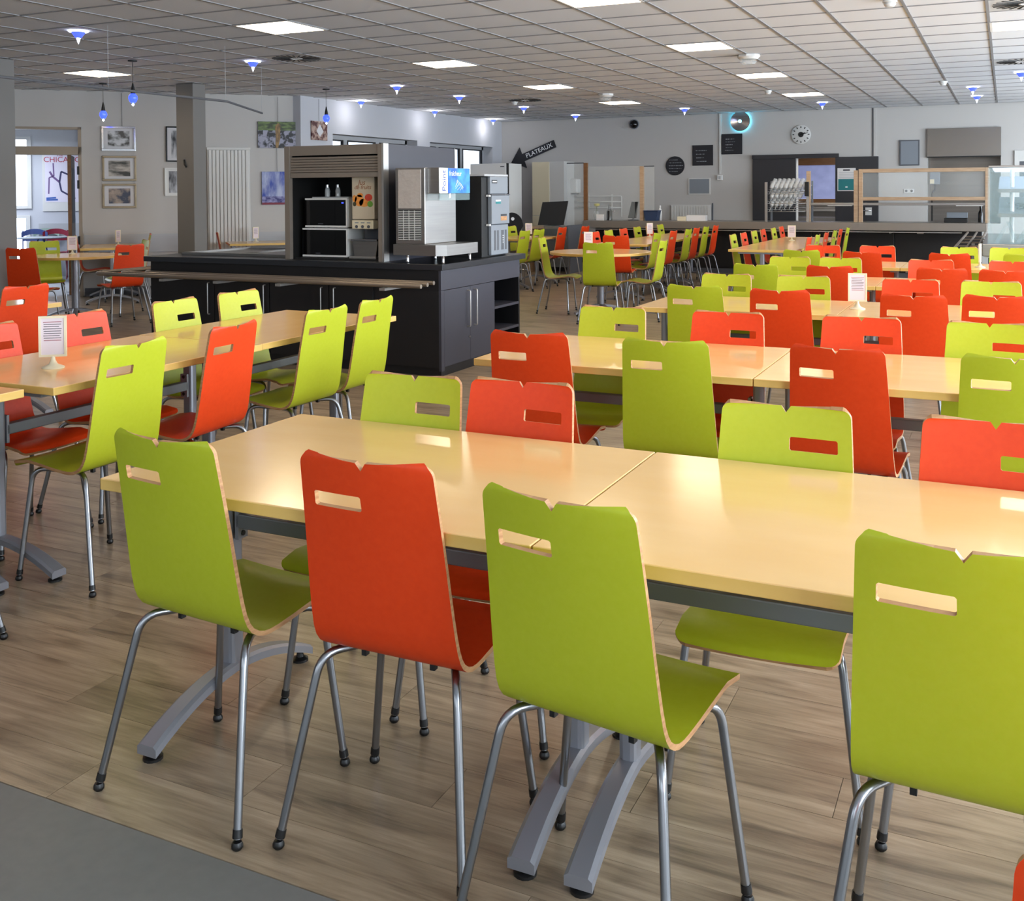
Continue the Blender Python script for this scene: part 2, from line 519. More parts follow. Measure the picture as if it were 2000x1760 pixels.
for ix in range(-27, 7):
    for jy in range(-19, 18):
        x0, y0 = cell(ix, jy)
        cx, cy = x0 + GS / 2, y0 + GS / 2
        if cx > 4.2 or (ix, jy) in used: continue
        if cx < LX - 0.05 and ((Vector((cx, cy, 0)) - DC).dot(DN) < -0.42 or cy > 13.3): continue
        ok, zc = in_view((cx, cy, CEIL))
        tiles.append((0 if ok else 1, zc if zc > 0 else 99, cx, cy))
tiles.sort()
for _, _, x, y in tiles[:300]:
    obj('ceiling_tile', tile_me, ceiling, (x, y, CEIL + 0.006))
tm = MB()
for _, _, x, y in tiles[300:]:
    b0 = tm.add([(v[0] + x, v[1] + y, v[2] + CEIL + 0.006) for v in tb.v])
    for fc in tb.f: tm.face([b0 + k for k in fc], 0)
o = tm.build('ceiling_tile_field', 'tile_white', ceiling); o['kind'] = 'stuff'
gm = MB()
for ix in range(-27, 8):
    x, _ = cell(ix, 0)
    ye = FY if x > LX else (13.0 + (x + 9.75) if True else 0)
    if x < 4.2: gm.box(x - 0.012, x + 0.012, -3, min(ye, FY), CEIL, CEIL + 0.012)
for jy in range(-19, 19):
    _, y = cell(0, jy)
    if y > FY: continue
    xs = LX if y > 12.9 else -9.75 + (y - 12.9)
    gm.box(max(xs, -16.5), 4.2, y - 0.007, y + 0.007, CEIL + 0.0005, CEIL + 0.0115)
gm.build('ceiling_grid', 'grid_grey', ceiling)

# ------------------------------------------------------------------ walls
def wall_with_holes(name, m, L, Hh, th, holes, frame):
    # wall slab in local x (0..L), z (0..Hh), y from 0 to th; holes = [(x0,x1,z0,z1)]
    xs = sorted({0.0, L} | {h_[0] for h_ in holes} | {h_[1] for h_ in holes})
    zs = sorted({0.0, Hh} | {h_[2] for h_ in holes} | {h_[3] for h_ in holes})
    mb = MB()
    for a, b in zip(xs, xs[1:]):
        z0 = None
        for c_, d_ in zip(zs, zs[1:]):
            hole = any(h_[0] - 1e-6 <= a and b <= h_[1] + 1e-6 and h_[2] - 1e-6 <= c_ and d_ <= h_[3] + 1e-6 for h_ in holes)
            if not hole: mb.box(a, b, 0, th, c_, d_)
    o = mb.build(name, m)
    bm = bmesh.new(); bm.from_mesh(o.data)
    bmesh.ops.remove_doubles(bm, verts=bm.verts, dist=1e-5)
    # drop the inner faces shared by two boxes
    seen = {}
    for f in bm.faces:
        seen.setdefault(tuple(sorted(v.index for v in f.verts)), []).append(f)
    kill = [f for fs in seen.values() if len(fs) > 1 for f in fs]
    bmesh.ops.delete(bm, geom=kill, context='FACES')
    bmesh.ops.recalc_face_normals(bm, faces=bm.faces)
    bm.to_mesh(o.data); bm.free()
    o.matrix_world = frame
    return struct(o)

WH = 3.05
# far wall: local x = world x - LX ; doorway to the kitchen and the recess under the hood
wall_with_holes('wall_far', 'wall_white', 4.2 - LX, WH, 0.2,
                [(-3.54 - LX, -2.83 - LX, 0, 2.06), (-1.26 - LX, -0.08 - LX, 0.86, 2.06)], Matrix.Translation((LX, FY, 0)))
# left wall: x along +Y from 12.9, thickness towards -X
fr = Matrix(((0, -1, 0, LX), (1, 0, 0, 12.83), (0, 0, 1, 0), (0, 0, 0, 1)))
wall_with_holes('wall_left', 'wall_cool', FY - 12.83 + 0.2, WH, 0.32,
                [(13.66 - 12.83, 16.29 - 12.83, 1.0, 2.41), (16.75 - 12.83, 19.36 - 12.83, 1.0, 2.40)], fr)
# diagonal wall with the glazed doorway
DOORA, DOORB, DOORH = 3.10, 4.40, 2.43
DF = Matrix(((DD.x, -DN.x, 0, DC.x), (DD.y, -DN.y, 0, DC.y), (0, 0, 1, 0), (0, 0, 0, 1)))
wd = wall_with_holes('wall_diagonal', 'wall_white', DEND, WH, 0.2, [(DOORA, DOORB, 0, DOORH)], DF)
e = dpt(DEND)
fr = Matrix(((0, -1, 0, e.x), (1, 0, 0, -3.0), (0, 0, 1, 0), (0, 0, 0, 1)))
wall_with_holes('wall_west', 'wall_white', e.y + 3.0, WH, 0.2, [], fr)
wall_with_holes('wall_back', 'wall_white', 4.2 - e.x + 0.2, WH, 0.2, [(a - e.x + 0.2, b - e.x + 0.2, 0.8, 2.65) for a, b in WIN_FILL], Matrix.Translation((e.x - 0.2, -3.2, 0)))
for k, (a, b) in enumerate(WIN_FILL):
    mb = MB()
    for q in (a, (a + b) / 2 - 0.03, b - 0.06): mb.box(q, q + 0.06, -3.08, -3.02, 0.8, 2.65)
    mb.box(a, b, -3.08, -3.02, 0.8, 0.86); mb.box(a, b, -3.08, -3.02, 2.59, 2.65)
    struct(mb.build('window_%d' % (k + 20), 'alu'))  # frames of the added rear windows
fr = Matrix(((0, 1, 0, 4.2), (1, 0, 0, -3.2), (0, 0, 1, 0), (0, 0, 0, 1)))
wall_with_holes('wall_right', 'wall_white', FY + 3.4, WH, 0.2, [(a + 3.2, b + 3.2, 0.8, 2.65) for a, b in WIN_R], fr)
for k, (a, b) in enumerate(WIN_R):
    mb = MB()
    for q in (a, (a + b) / 2 - 0.03, b - 0.06): mb.box(4.22, 4.28, q, q + 0.06, 0.8, 2.65)
    mb.box(4.22, 4.28, a, b, 0.8, 0.86); mb.box(4.22, 4.28, a, b, 2.59, 2.65)
    w = struct(mb.build('window_%d' % (k + 10), 'alu'))
# baseboard on the diagonal wall and wainscot panel
o = bx('trim_1', 'grey_light', 0.0, DOORA - 0.02, -0.018, -0.001, 0.62, 0.885); o.matrix_world = DF; struct(o)
o = bx('trim_2', 'wall_white', 0.0, DOORA - 0.02, -0.022, -0.001, 0.885, 0.91); o.matrix_world = DF; struct(o)
o = bx('baseboard_diagonal', 'grey_dark', 0.0, DOORA - 0.02, -0.014, -0.001, 0.0, 0.12); o.matrix_world = DF; struct(o)
struct(bx('baseboard_far', 'grey_dark', LX, -4.36, FY - 0.014, FY - 0.001, 0, 0.1))
# strip joint and cable duct on the far wall
struct(bx('trim_3', 'grey_dark', -2.19, -2.172, FY - 0.012, FY - 0.001, 2.07, 2.94))
struct(bx('trim_4', 'wall_white', -2.165, -2.125, FY - 0.02, FY - 0.001, 2.07, 2.94))
struct(bx('trim_5', 'steel_white', -4.995, -4.962, FY - 0.025, FY - 0.001, 1.78, 2.94))

# pillars
for k, (y0, y1) in enumerate(((7.60, 7.87), (10.62, 10.86))):
    o = MB().box(-10.07, -9.77, y0, y1, 0, CEIL, 0, 0.008).build('pillar_%d' % (k + 1), 'pillar_paint')
    struct(o)
    o['label'] = ['grey square pillar at the left picture edge', 'grey square pillar in front of the framed pictures'][k]
hk = tag(MB().tube([(-9.93, 10.61, 1.92), (-9.90, 10.585, 1.86), (-9.88, 10.60, 1.82)], 0.012, 6).build('wall_hook', 'black_matte'),
         'small dark metal hook screwed to the grey pillar', 'hook')

# ------------------------------------------------------------------ high windows in the left wall
for k, (a, b) in enumerate(((13.66, 16.29), (16.75, 19.36))):
    w = MB()
    zt = 2.41; zb = 1.0; X = LX - 0.22
    mid = [a + (b - a) * t for t in (0.25, 0.62)]
    w.box(X - 0.05, X, a, a + 0.07, zb, zt); w.box(X - 0.05, X, b - 0.07, b, zb, zt)
    w.box(X - 0.05, X, a, b, zt - 0.07, zt); w.box(X - 0.05, X, a, b, zb, zb + 0.07)
    for q in mid: w.box(X - 0.05, X, q - 0.06, q + 0.06, zb + 0.07, zt - 0.07)
    wo = struct(w.build('window_%d' % (k + 1), 'grey_light'))
    ed = [a + 0.07] + mid + [b - 0.07]
    for q in range(3):
        g0, g1 = ed[q] + (0.06 if q else 0), ed[q + 1] - (0.06 if q < 2 else 0)
        s_ = MB()
        s_.box(X - 0.02, X + 0.012, g0, g0 + 0.025, zb + 0.07, zt - 0.07); s_.box(X - 0.02, X + 0.012, g1 - 0.025, g1, zb + 0.07, zt - 0.07)
        s_.box(X - 0.02, X + 0.012, g0 + .025, g1 - .025, zt - 0.095, zt - 0.07); s_.box(X - 0.02, X + 0.012, g0 + .025, g1 - .025, zb + 0.07, zb + 0.095)
        s_.build('sash', 'charcoal', wo)
        bx('pane', 'pane_window', X - 0.03, X - 0.026, g0 + 0.025, g1 - 0.025, zb + 0.095, zt - 0.095, wo)
po = MB()
for q in range(14):
    a = q * 2.4; rr = 0.03 + 0.05 * random.random()
    po.lathe([(0.001, 0), (0.03, 0.02), (0.035, 0.05), (0.001, 0.09)], (LX - 0.10 + rr * math.cos(a), 14.62 + 0.1 * math.sin(a), 1.96 + 0.18 * random.random()), 6)
# (the plant stands on a shelf on top of the window bottom; only its crown shows)
pl = thing('potted_plant', 'dark green pot plant standing in the high window', 'plant', (0, 0, 0))
po.build('foliage', 'leaf_green', pl)
MB().lathe([(0.001, 1.0), (0.07, 1.0), (0.09, 1.25), (0.001, 1.25)], (LX - 0.10, 14.62, 0), 12).build('pot', 'charcoal', pl)
MB().tube([(LX - 0.10, 14.62, 1.2), (LX - 0.10, 14.62, 2.1)], 0.012, 6).build('stem', 'wood_brown', pl)

# ------------------------------------------------------------------ doorway in the diagonal wall
def dwall(mb, name, m, parent=None):
    o = mb.build(name, m, parent)
    if parent is None: o.matrix_world = DF
    return o
d1 = MB()
d1.box(DOORA, DOORA + 0.045, -0.03, 0.16, 0, DOORH); d1.box(DOORB - 0.045, DOORB, -0.03, 0.16, 0, DOORH)
d1.box(DOORA, DOORB, -0.03, 0.16, DOORH - 0.035, DOORH); d1.box(DOORA, DOORB, -0.03, 0.16, 2.035, 2.15)
door = struct(dwall(d1, 'door_1', 'wood_door'))
bx('transom_pane', 'plexi', DOORA + 0.045, DOORB - 0.045, 0.05, 0.056, 2.15, DOORH - 0.035, door)
# open door leaf, turned into the next room, seen edge-on
lf = MB().box(DOORA + 0.15, DOORA + 0.19, 0.10, 0.95, 0.02, 2.035).build('door_leaf', 'wood_door', door)
MB().box(DOORA + 0.146, DOORA + 0.194, 0.08, 0.10, 0.02, 2.035).build('edge_strip', 'wood_brown', lf)
MB().box(DOORA + 0.140, DOORA + 0.15, 0.30, 0.80, 1.05, 1.85).build('leaf_pane', 'grey_panel', lf)
for z in (0.75, 1.55, 1.75):
    MB().box(DOORA + 0.03, DOORA + 0.06, -0.045, -0.028, z, z + 0.12).build('hinge', 'black_matte', door)

# ------------------------------------------------------------------ the next room behind the doorway
def nb(name, m, x0, x1, y0, y1, z0, z1, st=True):
    o = bx(name, m, x0, x1, y0, y1, z0, z1); o.matrix_world = DF
    return struct(o) if st else o
nb('floor_next_room', 'grey_light', 1.2, 8.0, 0.2, 5.2, -0.06, 0.0)
nb('ceiling_next_room', 'wall_cool', 1.2, 8.0, 0.2, 5.2, 2.72, 2.8)
RB = 4.2     # distance of its back wall behind the doorway
nw = wall_with_holes('wall_next_back', 'wall_cool', 6.8, 2.8, 0.2, [(2.96, 5.6, 1.22, 2.5), (2.99, 5.6, 0.15, 1.10)],
                     DF @ Matrix.Translation((1.2, RB, 0)))
nb('wall_next_right', 'wall_cool', 1.2, 1.3, 0.2, RB, 0, 2.72)
nb('wall_next_left', 'wall_cool', 7.9, 8.0, 0.2, RB, 0, 2.72)
for k, (z0, z1, x0) in enumerate(((1.22, 2.5, 4.16), (0.15, 1.10, 4.19))):
    f = MB(); x1 = 6.8
    f.box(x0, x0 + 0.07, -0.03, 0.1, z0, z1); f.box(x1 - 0.07, x1, -0.03, 0.1, z0, z1)
    f.box(x0 + .07, x1 - .07, -0.03, 0.1, z0, z0 + 0.05); f.box(x0 + .07, x1 - .07, -0.03, 0.1, z1 - 0.05, z1)
    wo = f.build('window_%d' % (k + 3), 'steel_white'); wo.matrix_world = DF @ Matrix.Translation((0, RB, 0)); struct(wo)
    bx('pane', 'pane_bright', x0 + 0.07, x1 - 0.07, 0.05, 0.06, z0 + 0.05, z1 - 0.05, wo)
nb('trim_6', 'grey_light', 3.1, 4.05, RB - 0.05, RB - 0.001, 0.70, 0.95)
DR = Matrix(((-DD.x, -DN.x, 0, DC.x), (-DD.y, -DN.y, 0, DC.y), (0, 0, 1, 0), (0, 0, 0, 1)))   # x to the right in view, y into the wall

# poster with lettering and a plain long-limbed figure
ps = thing('wall_poster', 'white framed poster lettered in crimson, seen through the doorway', 'poster')
ps.matrix_world = DR @ Matrix.Translation((-3.56, RB, 0))
bx('frame', 'steel_white', -0.42, 0.42, -0.02, -0.001, 1.17, 2.30, ps)
bx('sheet', 'poster_paper', -0.375, 0.375, -0.023, -0.02, 1.33, 2.26, ps)
text_obj('CHICAGOAN', 0.135, 'poster_crimson', ps, 'lettering', (0.01, -0.0245, 2.09), (PI / 2, 0, 0), 0.0005)
text_obj('The', 0.07, 'poster_crimson', ps, 'lettering', (-0.13, -0.0245, 2.175), (PI / 2, 0, 0), 0.0005)
fg = MB()
def stroke(mb, pts, w, m=0):
    for (a, b), (c, d) in zip(pts, pts[1:]):
        L = math.hypot(c - a, d - b); nx, nz = -(d - b) / L * w / 2, (c - a) / L * w / 2
        i = mb.add([(a - nx, -0.0245, b - nz), (a + nx, -0.0245, b + nz), (c + nx, -0.0245, d + nz), (c - nx, -0.0245, d - nz)])
        mb.face((i, i + 1, i + 2, i + 3), m)
stroke(fg, [(-0.30, 1.88), (-0.25, 1.79), (-0.14, 1.69)], 0.035)
stroke(fg, [(-0.24, 2.03), (-0.23, 1.80), (-0.31, 1.77), (-0.32, 1.48)], 0.022)
stroke(fg, [(-0.14, 1.69), (-0.11, 1.88), (0.1, 1.78)], 0.03, 1)
stroke(fg, [(-0.14, 1.69), (-0.11, 1.53), (0.12, 1.39)], 0.03, 1)
stroke(fg, [(-0.36, 1.40), (-0.2, 1.41)], 0.03, 2); stroke(fg, [(-0.36, 1.37), (-0.17, 1.375)], 0.03, 2)
fg.build('printed_figure', ['poster_violet', 'poster_navy', 'poster_blue'], ps)
# folding bistro chairs
def bistro(label, m, s, off, yaw):
    t = thing('folding_chair', label, 'chair', dpt(s, off), yaw, 'folding chairs in the next room')
    top = [(x, -0.17 + 0.10 * (x / 0.2) ** 2 * 0.4, 0.87 - 0.06 * (abs(x) / 0.21) ** 2.2) for x in [-0.21 + 0.42 * q / 10 for q in range(11)]]
    mb = MB()
    for p, q in zip(top, top[1:]):
        i = mb.add([(p[0], p[1], p[2] - 0.09), (q[0], q[1], q[2] - 0.09), q, p, (p[0], p[1] + .014, p[2] - 0.09), (q[0], q[1] + .014, q[2] - 0.09), (q[0], q[1] + .014, q[2]), (p[0], p[1] + .014, p[2])])
        for f in ((0, 1, 2, 3), (7, 6, 5, 4), (3, 2, 6, 7), (0, 4, 5, 1)): mb.face([i + k for k in f], 0)
    mb.build('back_slat', m, t)
    MB().box(-0.2, 0.2, -0.165, -0.15, 0.66, 0.71).build('back_slat', m, t)
    for q in range(5): MB().box(-0.19, 0.19, -0.14 + q * 0.075, -0.085 + q * 0.075, 0.45, 0.465).build('seat_slat', m, t)
    for sx in (-0.19, 0.19):
        MB().tube([(sx, -0.17, 0.84), (sx, -0.14, 0.5), (sx, 0.22, 0.0)], 0.011, 6).build('leg', m, t)
        MB().tube([(sx * .92, 0.2, 0.46), (sx * .92, -0.2, 0.0)], 0.011, 6).build('leg', m, t)
    return t
bistro('navy blue folding bistro chair in the next room by the window', 'bistro_blue', 4.08, -3.6, DROT)
bistro('dark red folding bistro chair in the next room below the poster', 'bistro_red', 3.74, -3.6, DROT)
bistro('pale green folding bistro chair behind the red and blue ones', 'bistro_green', 3.92, -3.95, DROT)
bistro('violet-blue folding bistro chair half hidden by the left pillar', 'bistro_blue', 4.42, -3.3, DROT + 1.2)
bt = thing('bistro_table', 'small round glass bistro table between folding chairs in next room', 'table', dpt(3.9, -3.0))
MB().lathe([(0.001, 0.735), (0.40, 0.735), (0.40, 0.75), (0.001, 0.75)], n=28).build('table_top', 'grey_panel', bt)
for q in range(3):
    a = q * 2.094
    MB().tube([(0.05 * math.cos(a), 0.05 * math.sin(a), 0.735), (0.3 * math.cos(a), 0.3 * math.sin(a), 0)], 0.011, 6).build('leg', 'bistro_blue', bt)

# ------------------------------------------------------------------ kitchen behind the far doorway
KX0, KX1, KY = -4.5, -0.2, 22.4
struct(bx('floor_kitchen', 'grey_light', KX0, KX1, FY + 0.2, KY, -0.06, 0.0))
struct(bx('ceiling_kitchen', 'wall_white', KX0, KX1, FY + 0.2, KY, 2.6, 2.66))
struct(bx('wall_kitchen_back', 'wall_white', KX0, KX1, KY, KY + 0.1, 0, 2.66))
struct(bx('wall_kitchen_left', 'wall_white', KX0, KX0 + 0.1, FY + 0.2, KY, 0, 2.6))
struct(bx('wall_kitchen_right', 'grey_dark', -1.45, -1.35, FY + 0.2, KY, 0, 2.6))
f = MB()
f.box(-4.2, -2.9, KY - 0.07, KY - 0.001, 1.98, 2.18); f.box(-4.2, -2.9, KY - 0.07, KY - 0.001, 1.16, 1.27)
f.box(-4.2, -4.12, KY - 0.07, KY - 0.001, 1.27, 1.98); f.box(-2.98, -2.9, KY - 0.07, KY - 0.001, 1.27, 1.98)
wk = struct(f.build('window_5', 'wood_brown'))
bx('pane', 'pane_frost', -4.12, -2.98, KY - 0.04, KY - 0.03, 1.27, 1.98, wk)
kt = thing('kitchen_table', 'stainless work table inside the kitchen behind the doorway', 'table', (-3.35, 21.3, 0))
bx('worktop', 'stainless', -0.9, 0.9, -0.3, 0.3, 0.86, 0.92, kt)
bx('lower_shelf', 'stainless_dark', -0.86, 0.86, -0.28, 0.28, 0.3, 0.34, kt)
for a in (-0.85, 0.85):
    for b in (-0.25, 0.25):
        bx('leg', 'stainless', a - .02, a + .02, b - .02, b + .02, 0.0, 0.86, kt)
ks = thing('wall_shelf', 'stainless shelf on kitchen wall beneath the frosted window', 'shelf')
bx('board', 'stainless', -4.3, -2.6, KY - 0.3, KY - 0.08, 1.06, 1.09, ks)
for a in (-4.0, -2.9): bx('bracket', 'stainless_dark', a, a + 0.03, KY - 0.28, KY - 0.001, 0.92, 1.06, ks)
# sliding door panels over the doorway
dk = MB().box(-4.35, -2.77, FY - 0.09, FY - 0.003, 2.055, 2.13).build('door_2', 'charcoal'); struct(dk)
bx('sliding_leaf', 'charcoal', -4.345, -3.545, FY - 0.06, FY - 0.004, 0.02, 2.055, dk, 0.004)
dk3 = MB().box(-2.83, -2.08, FY - 0.06, FY - 0.004, 0.02, 2.065, 0, 0.004).build('door_3', 'charcoal'); struct(dk3)
hd = MB().box(-2.30, -2.19, FY - 0.085, FY - 0.06, 1.0, 1.14).build('door_handle', 'steel_white', dk3)
MB().tube([(-2.2, FY - 0.09, 1.08), (-2.33, FY - 0.09, 1.08)], 0.012, 6).build('lever', 'chrome', hd)
nt_ = thing('door_notice', 'white and teal notice sheet taped to the dark kitchen door', 'notice')
bx('sheet', 'paper', -2.79, -2.47, FY - 0.066, FY - 0.0615, 1.44, 1.86, nt_)
bx('teal_panel', 'teal_print', -2.775, -2.485, FY - 0.0675, FY - 0.066, 1.455, 1.66, nt_)
bx('heading', 'ink', -2.69, -2.57, FY - 0.0675, FY - 0.066, 1.81, 1.835, nt_)
for q in range(4): bx('text_line', 'grey_light', -2.76, -2.5, FY - 0.0672, FY - 0.066, 1.685 + q * .028, 1.692 + q * .028, nt_)
bx('emblem', 'white_ink', -2.65, -2.61, FY - 0.0685, FY - 0.0675, 1.50, 1.525, nt_)
# hood recess lined with steel
rc = MB()
rc.box(-1.26, -0.08, FY + 0.75, FY + 0.78, 0.86, 2.06); rc.box(-1.28, -1.255, FY + 0.2, FY + 0.78, 0.86, 2.06)
rc.box(-0.085, -0.06, FY + 0.2, FY + 0.78, 0.86, 2.06); rc.box(-1.28, -0.06, FY + 0.2, FY + 0.78, 2.05, 2.08); rc.box(-1.28, -0.06, FY + 0.2, FY + 0.78, 0.84, 0.862)
r0 = struct(rc.build('wall_recess', 'stainless_dark'))
hdm = MB()
hdm.prism([(-1.262, 2.04), (-0.078, 2.04), (-0.078, 2.532), (-1.262, 2.532)], FY - 0.05, FY - 0.002)
ho = tag(hdm.build('extractor_hood', 'stainless_mid'), 'brushed steel extractor hood above the kitchen serving recess', 'hood')
bx('lower_lip', 'black_matte', -1.262, -0.078, FY - 0.048, FY - 0.004, 2.02, 2.039, ho)
ib = thing('control_box', 'grey electrical box with cables inside the hood recess', 'box')
bx('body', 'grey_panel', -1.22, -1.06, FY + 0.05, FY + 0.2, 1.55, 1.82, ib, 0.006)
bx('knob', 'cream_plastic', -1.22, -1.15, FY + 0.03, FY + 0.05, 1.56, 1.64, ib, 0.004)
MB().tube(arc_path([(-1.14, FY + .1, 1.55), (-1.14, FY + .1, 1.45), (-1.19, FY + .1, 1.40), (-1.19, FY + .12, 0.9)], 0.04), 0.012, 6).build('cable', 'black_rubber', ib)

# ------------------------------------------------------------------ the canteen chair
def chair_meshes():
    th = 0.0115
    ZT = 0.90
    prof = [(-0.195, 0.90), (-0.180, 0.83), (-0.165, 0.76), (-0.151, 0.69), (-0.138, 0.62), (-0.126, 0.56), (-0.115, 0.512),
            (-0.104, 0.478), (-0.087, 0.452), (-0.062, 0.436), (-0.03, 0.429), (0.03, 0.430), (0.10, 0.438), (0.17, 0.447), (0.22, 0.449), (0.252, 0.441), (0.275, 0.421)]
    # arc-length parametrised centre line
    P = [Vector((0, a, b)) for a, b in prof]
    def cr(i, t):
        p0, p1, p2, p3 = P[max(i - 1, 0)], P[i], P[i + 1], P[min(i + 2, len(P) - 1)]
        return 0.5 * ((2 * p1) + (p2 - p0) * t + (2 * p0 - 5 * p1 + 4 * p2 - p3) * t * t + (3 * p1 - p0 - 3 * p2 + p3) * t ** 3)
    S = [(0.0, P[0])]
    for i in range(len(P) - 1):
        for k in range(1, 9):
            q = cr(i, k / 8); S.append((S[-1][0] + (q - S[-1][1]).length, q))
    Ltot = S[-1][0]
    def at(s):
        for (a, pa), (b, pb_) in zip(S, S[1:]):
            if s <= b + 1e-9:
                t = (s - a) / max(b - a, 1e-9); return pa.lerp(pb_, t)
        return S[-1][1]
    hz0, hz1 = 0.080, 0.115                     # hand hole, distance below the top edge
    tl = [0, 0.0008, 0.0025, 0.005, 0.009, 0.014, 0.020, 0.03, 0.05, hz0, hz0 + 0.0035, hz1 - 0.0035, hz1, 0.16, 0.22, 0.28, 0.34, 0.385, 0.42, 0.445, 0.465, 0.485, 0.505, 0.525, 0.55, 0.6, 0.65, 0.69, 0.72, 0.745]
    tl = [t for t in tl if t < Ltot - 0.03] + [Ltot - 0.026, Ltot - 0.016, Ltot - 0.008, Ltot - 0.003, Ltot]
    ul = [-1, -0.965, -0.88, -0.79, -0.77, -0.55, -0.30, -0.12, -0.085, -0.065, -0.03, 0.0, 0.03, 0.065, 0.085, 0.12, 0.3, 0.55, 0.8, 0.93, 1]
    HU0, HU1 = ul.index(-0.79), ul.index(-0.065)
    HT0, HT1 = tl.index(hz0), tl.index(hz1)
    def hw(t):
        w = 0.165 + (0.187 - 0.165) * min(t / 0.44, 1) ** 0.9
        if t > 0.5: w = 0.187 - 0.002 * (t - 0.5) / (Ltot - 0.5)
        r = 0.020
        if t < r: w -= r - math.sqrt(max(r * r - (r - t) ** 2, 0))
        e = Ltot - t; r2 = 0.028
        if e < r2: w -= r2 - math.sqrt(max(r2 * r2 - (r2 - e) ** 2, 0))
        return w
    def surf(u, t):
        tt = t
        if t < 0.03:                            # V notch in the top edge
            d = max(0.0, 1 - abs(u) / 0.085) * 0.018
            tt = d + (0.03 - d) * (t / 0.03)
        c = at(tt)
        bow = 0.016 * max(0.0, 1 - tt / 0.46)
        w = hw(t)
        seat = min(max((tt - 0.5) / 0.12, 0), 1)
        return Vector((u * w, c.y + bow * u * u, c.z + 0.006 * seat * u * u))
    nu, nt = len(ul), len(tl)
    G = [[surf(u, t) for u in ul] for t in tl]
    Nn = [[None] * nu for _ in range(nt)]
    for j in range(nt):
        for i in range(nu):
            du = G[j][min(i + 1, nu - 1)] - G[j][max(i - 1, 0)]
            dt = G[min(j + 1, nt - 1)][i] - G[max(j - 1, 0)][i]
            Nn[j][i] = du.cross(dt).normalized()
    mb = MB()
    vid = {}
    def V(j, i, k):
        key = (j, i, k)
        if key not in vid:
            vid[key] = mb.add([G[j][i] - Nn[j][i] * (th * k)])
        return vid[key]
    cells = []
    for j in range(nt - 1):
        for i in range(nu - 1):
            q = [(j, i), (j, i + 1), (j + 1, i + 1), (j + 1, i)]
            if HT0 <= j < HT1 and HU0 <= i < HU1:
                cut = None
                if j == HT0 and i == HU0: cut = (j + 1, i + 1)
                elif j == HT0 and i == HU1 - 1: cut = (j + 1, i)
                elif j == HT1 - 1 and i == HU0: cut = (j, i + 1)
                elif j == HT1 - 1 and i == HU1 - 1: cut = (j, i)
                if cut is None: continue
                q = [x for x in q if x != cut]
            cells.append(q)
    edges = {}
    for q in cells:
        mb.face([V(j, i, 0) for j, i in q], 0, True)
        mb.face([V(j, i, 1) for j, i in reversed(q)], 0, True)
        for a, b in zip(q, q[1:] + q[:1]):
            edges.setdefault(frozenset((a, b)), []).append((a, b))
    for e in edges.values():
        if len(e) == 1:
            (a, b) = e[0]
            k = mb.add([G[b[0]][b[1]], G[a[0]][a[1]], G[a[0]][a[1]] - Nn[a[0]][a[1]] * th, G[b[0]][b[1]] - Nn[b[0]][b[1]] * th])
            mb.face((k, k + 1, k + 2, k + 3), 1, False)
    me = mb.mesh('seat_shell', ['lime', 'ply_edge'])
    me2 = me.copy(); me2.name = 'seat_shell_orange'; me2.materials[0] = MATS['orange']
    legs, caps = [], []
    for sx in (-1, 1):
        for sy in (-1, 1):
            foot = Vector((sx * (0.232 if sy < 0 else 0.225), sy * 0.192, 0.022))
            bend = Vector((sx * 0.176, (-0.105 if sy < 0 else 0.165), (0.417 if sy < 0 else 0.424)))
            inn = Vector((sx * 0.125, (-0.02 if sy < 0 else 0.06), 0.413))
            mid = Vector((sx * 0.118, 0.02, 0.412))
            l = MB().tube(arc_path([mid, inn, bend, foot], 0.055, 6), 0.0098, 9)
            legs.append(l.mesh('leg', 'steel_tube'))
            d = (bend - foot).normalized()
            a = foot + d * 0.02
            cp = MB().tube([a, foot + d * 0.002], [0.0112, 0.0118], 10)
            cp.lathe([(0.001, 0), (0.009, 0.0), (0.0135, 0.005), (0.0135, 0.011), (0.010, 0.018), (0.001, 0.020)], (foot.x - d.x * 0.012, foot.y - d.y * 0.012, 0), 12)
            caps.append(cp.mesh('foot_cap', 'black_rubber'))
    fr = MB()
    fr.tube([(-0.122, -0.01, 0.412), (0.122, -0.01, 0.412)], 0.008, 8); fr.tube([(-0.122, 0.07, 0.414), (0.122, 0.07, 0.414)], 0.008, 8)
    for a in (-0.09, 0.09): fr.box(a - .006, a + .006, -0.060, -0.045, 0.408, 0.428, 1)
    cross = fr.mesh('under_frame', ['steel_tube', 'black_rubber'])
    return {'lime': me, 'orange': me2}, legs, caps, cross
CH, LEGS, CAPS, CROSS = chair_meshes()

def chair(colour, x, y, deg, label, group):
    # (x, y) is the middle of the top edge of the backrest; deg = 0 faces +Y
    a = math.radians(deg)
    ox, oy = x - math.sin(a) * 0.195, y + math.cos(a) * 0.195
    t = thing('canteen_chair', label, 'chair', (ox, oy, 0), a, group)
    obj('seat_shell', CH[colour], t)
    for l, c in zip(LEGS, CAPS):
        lo = obj('leg', l, t); obj('foot_cap', c, lo)
    obj('under_frame', CROSS, t)
    return t

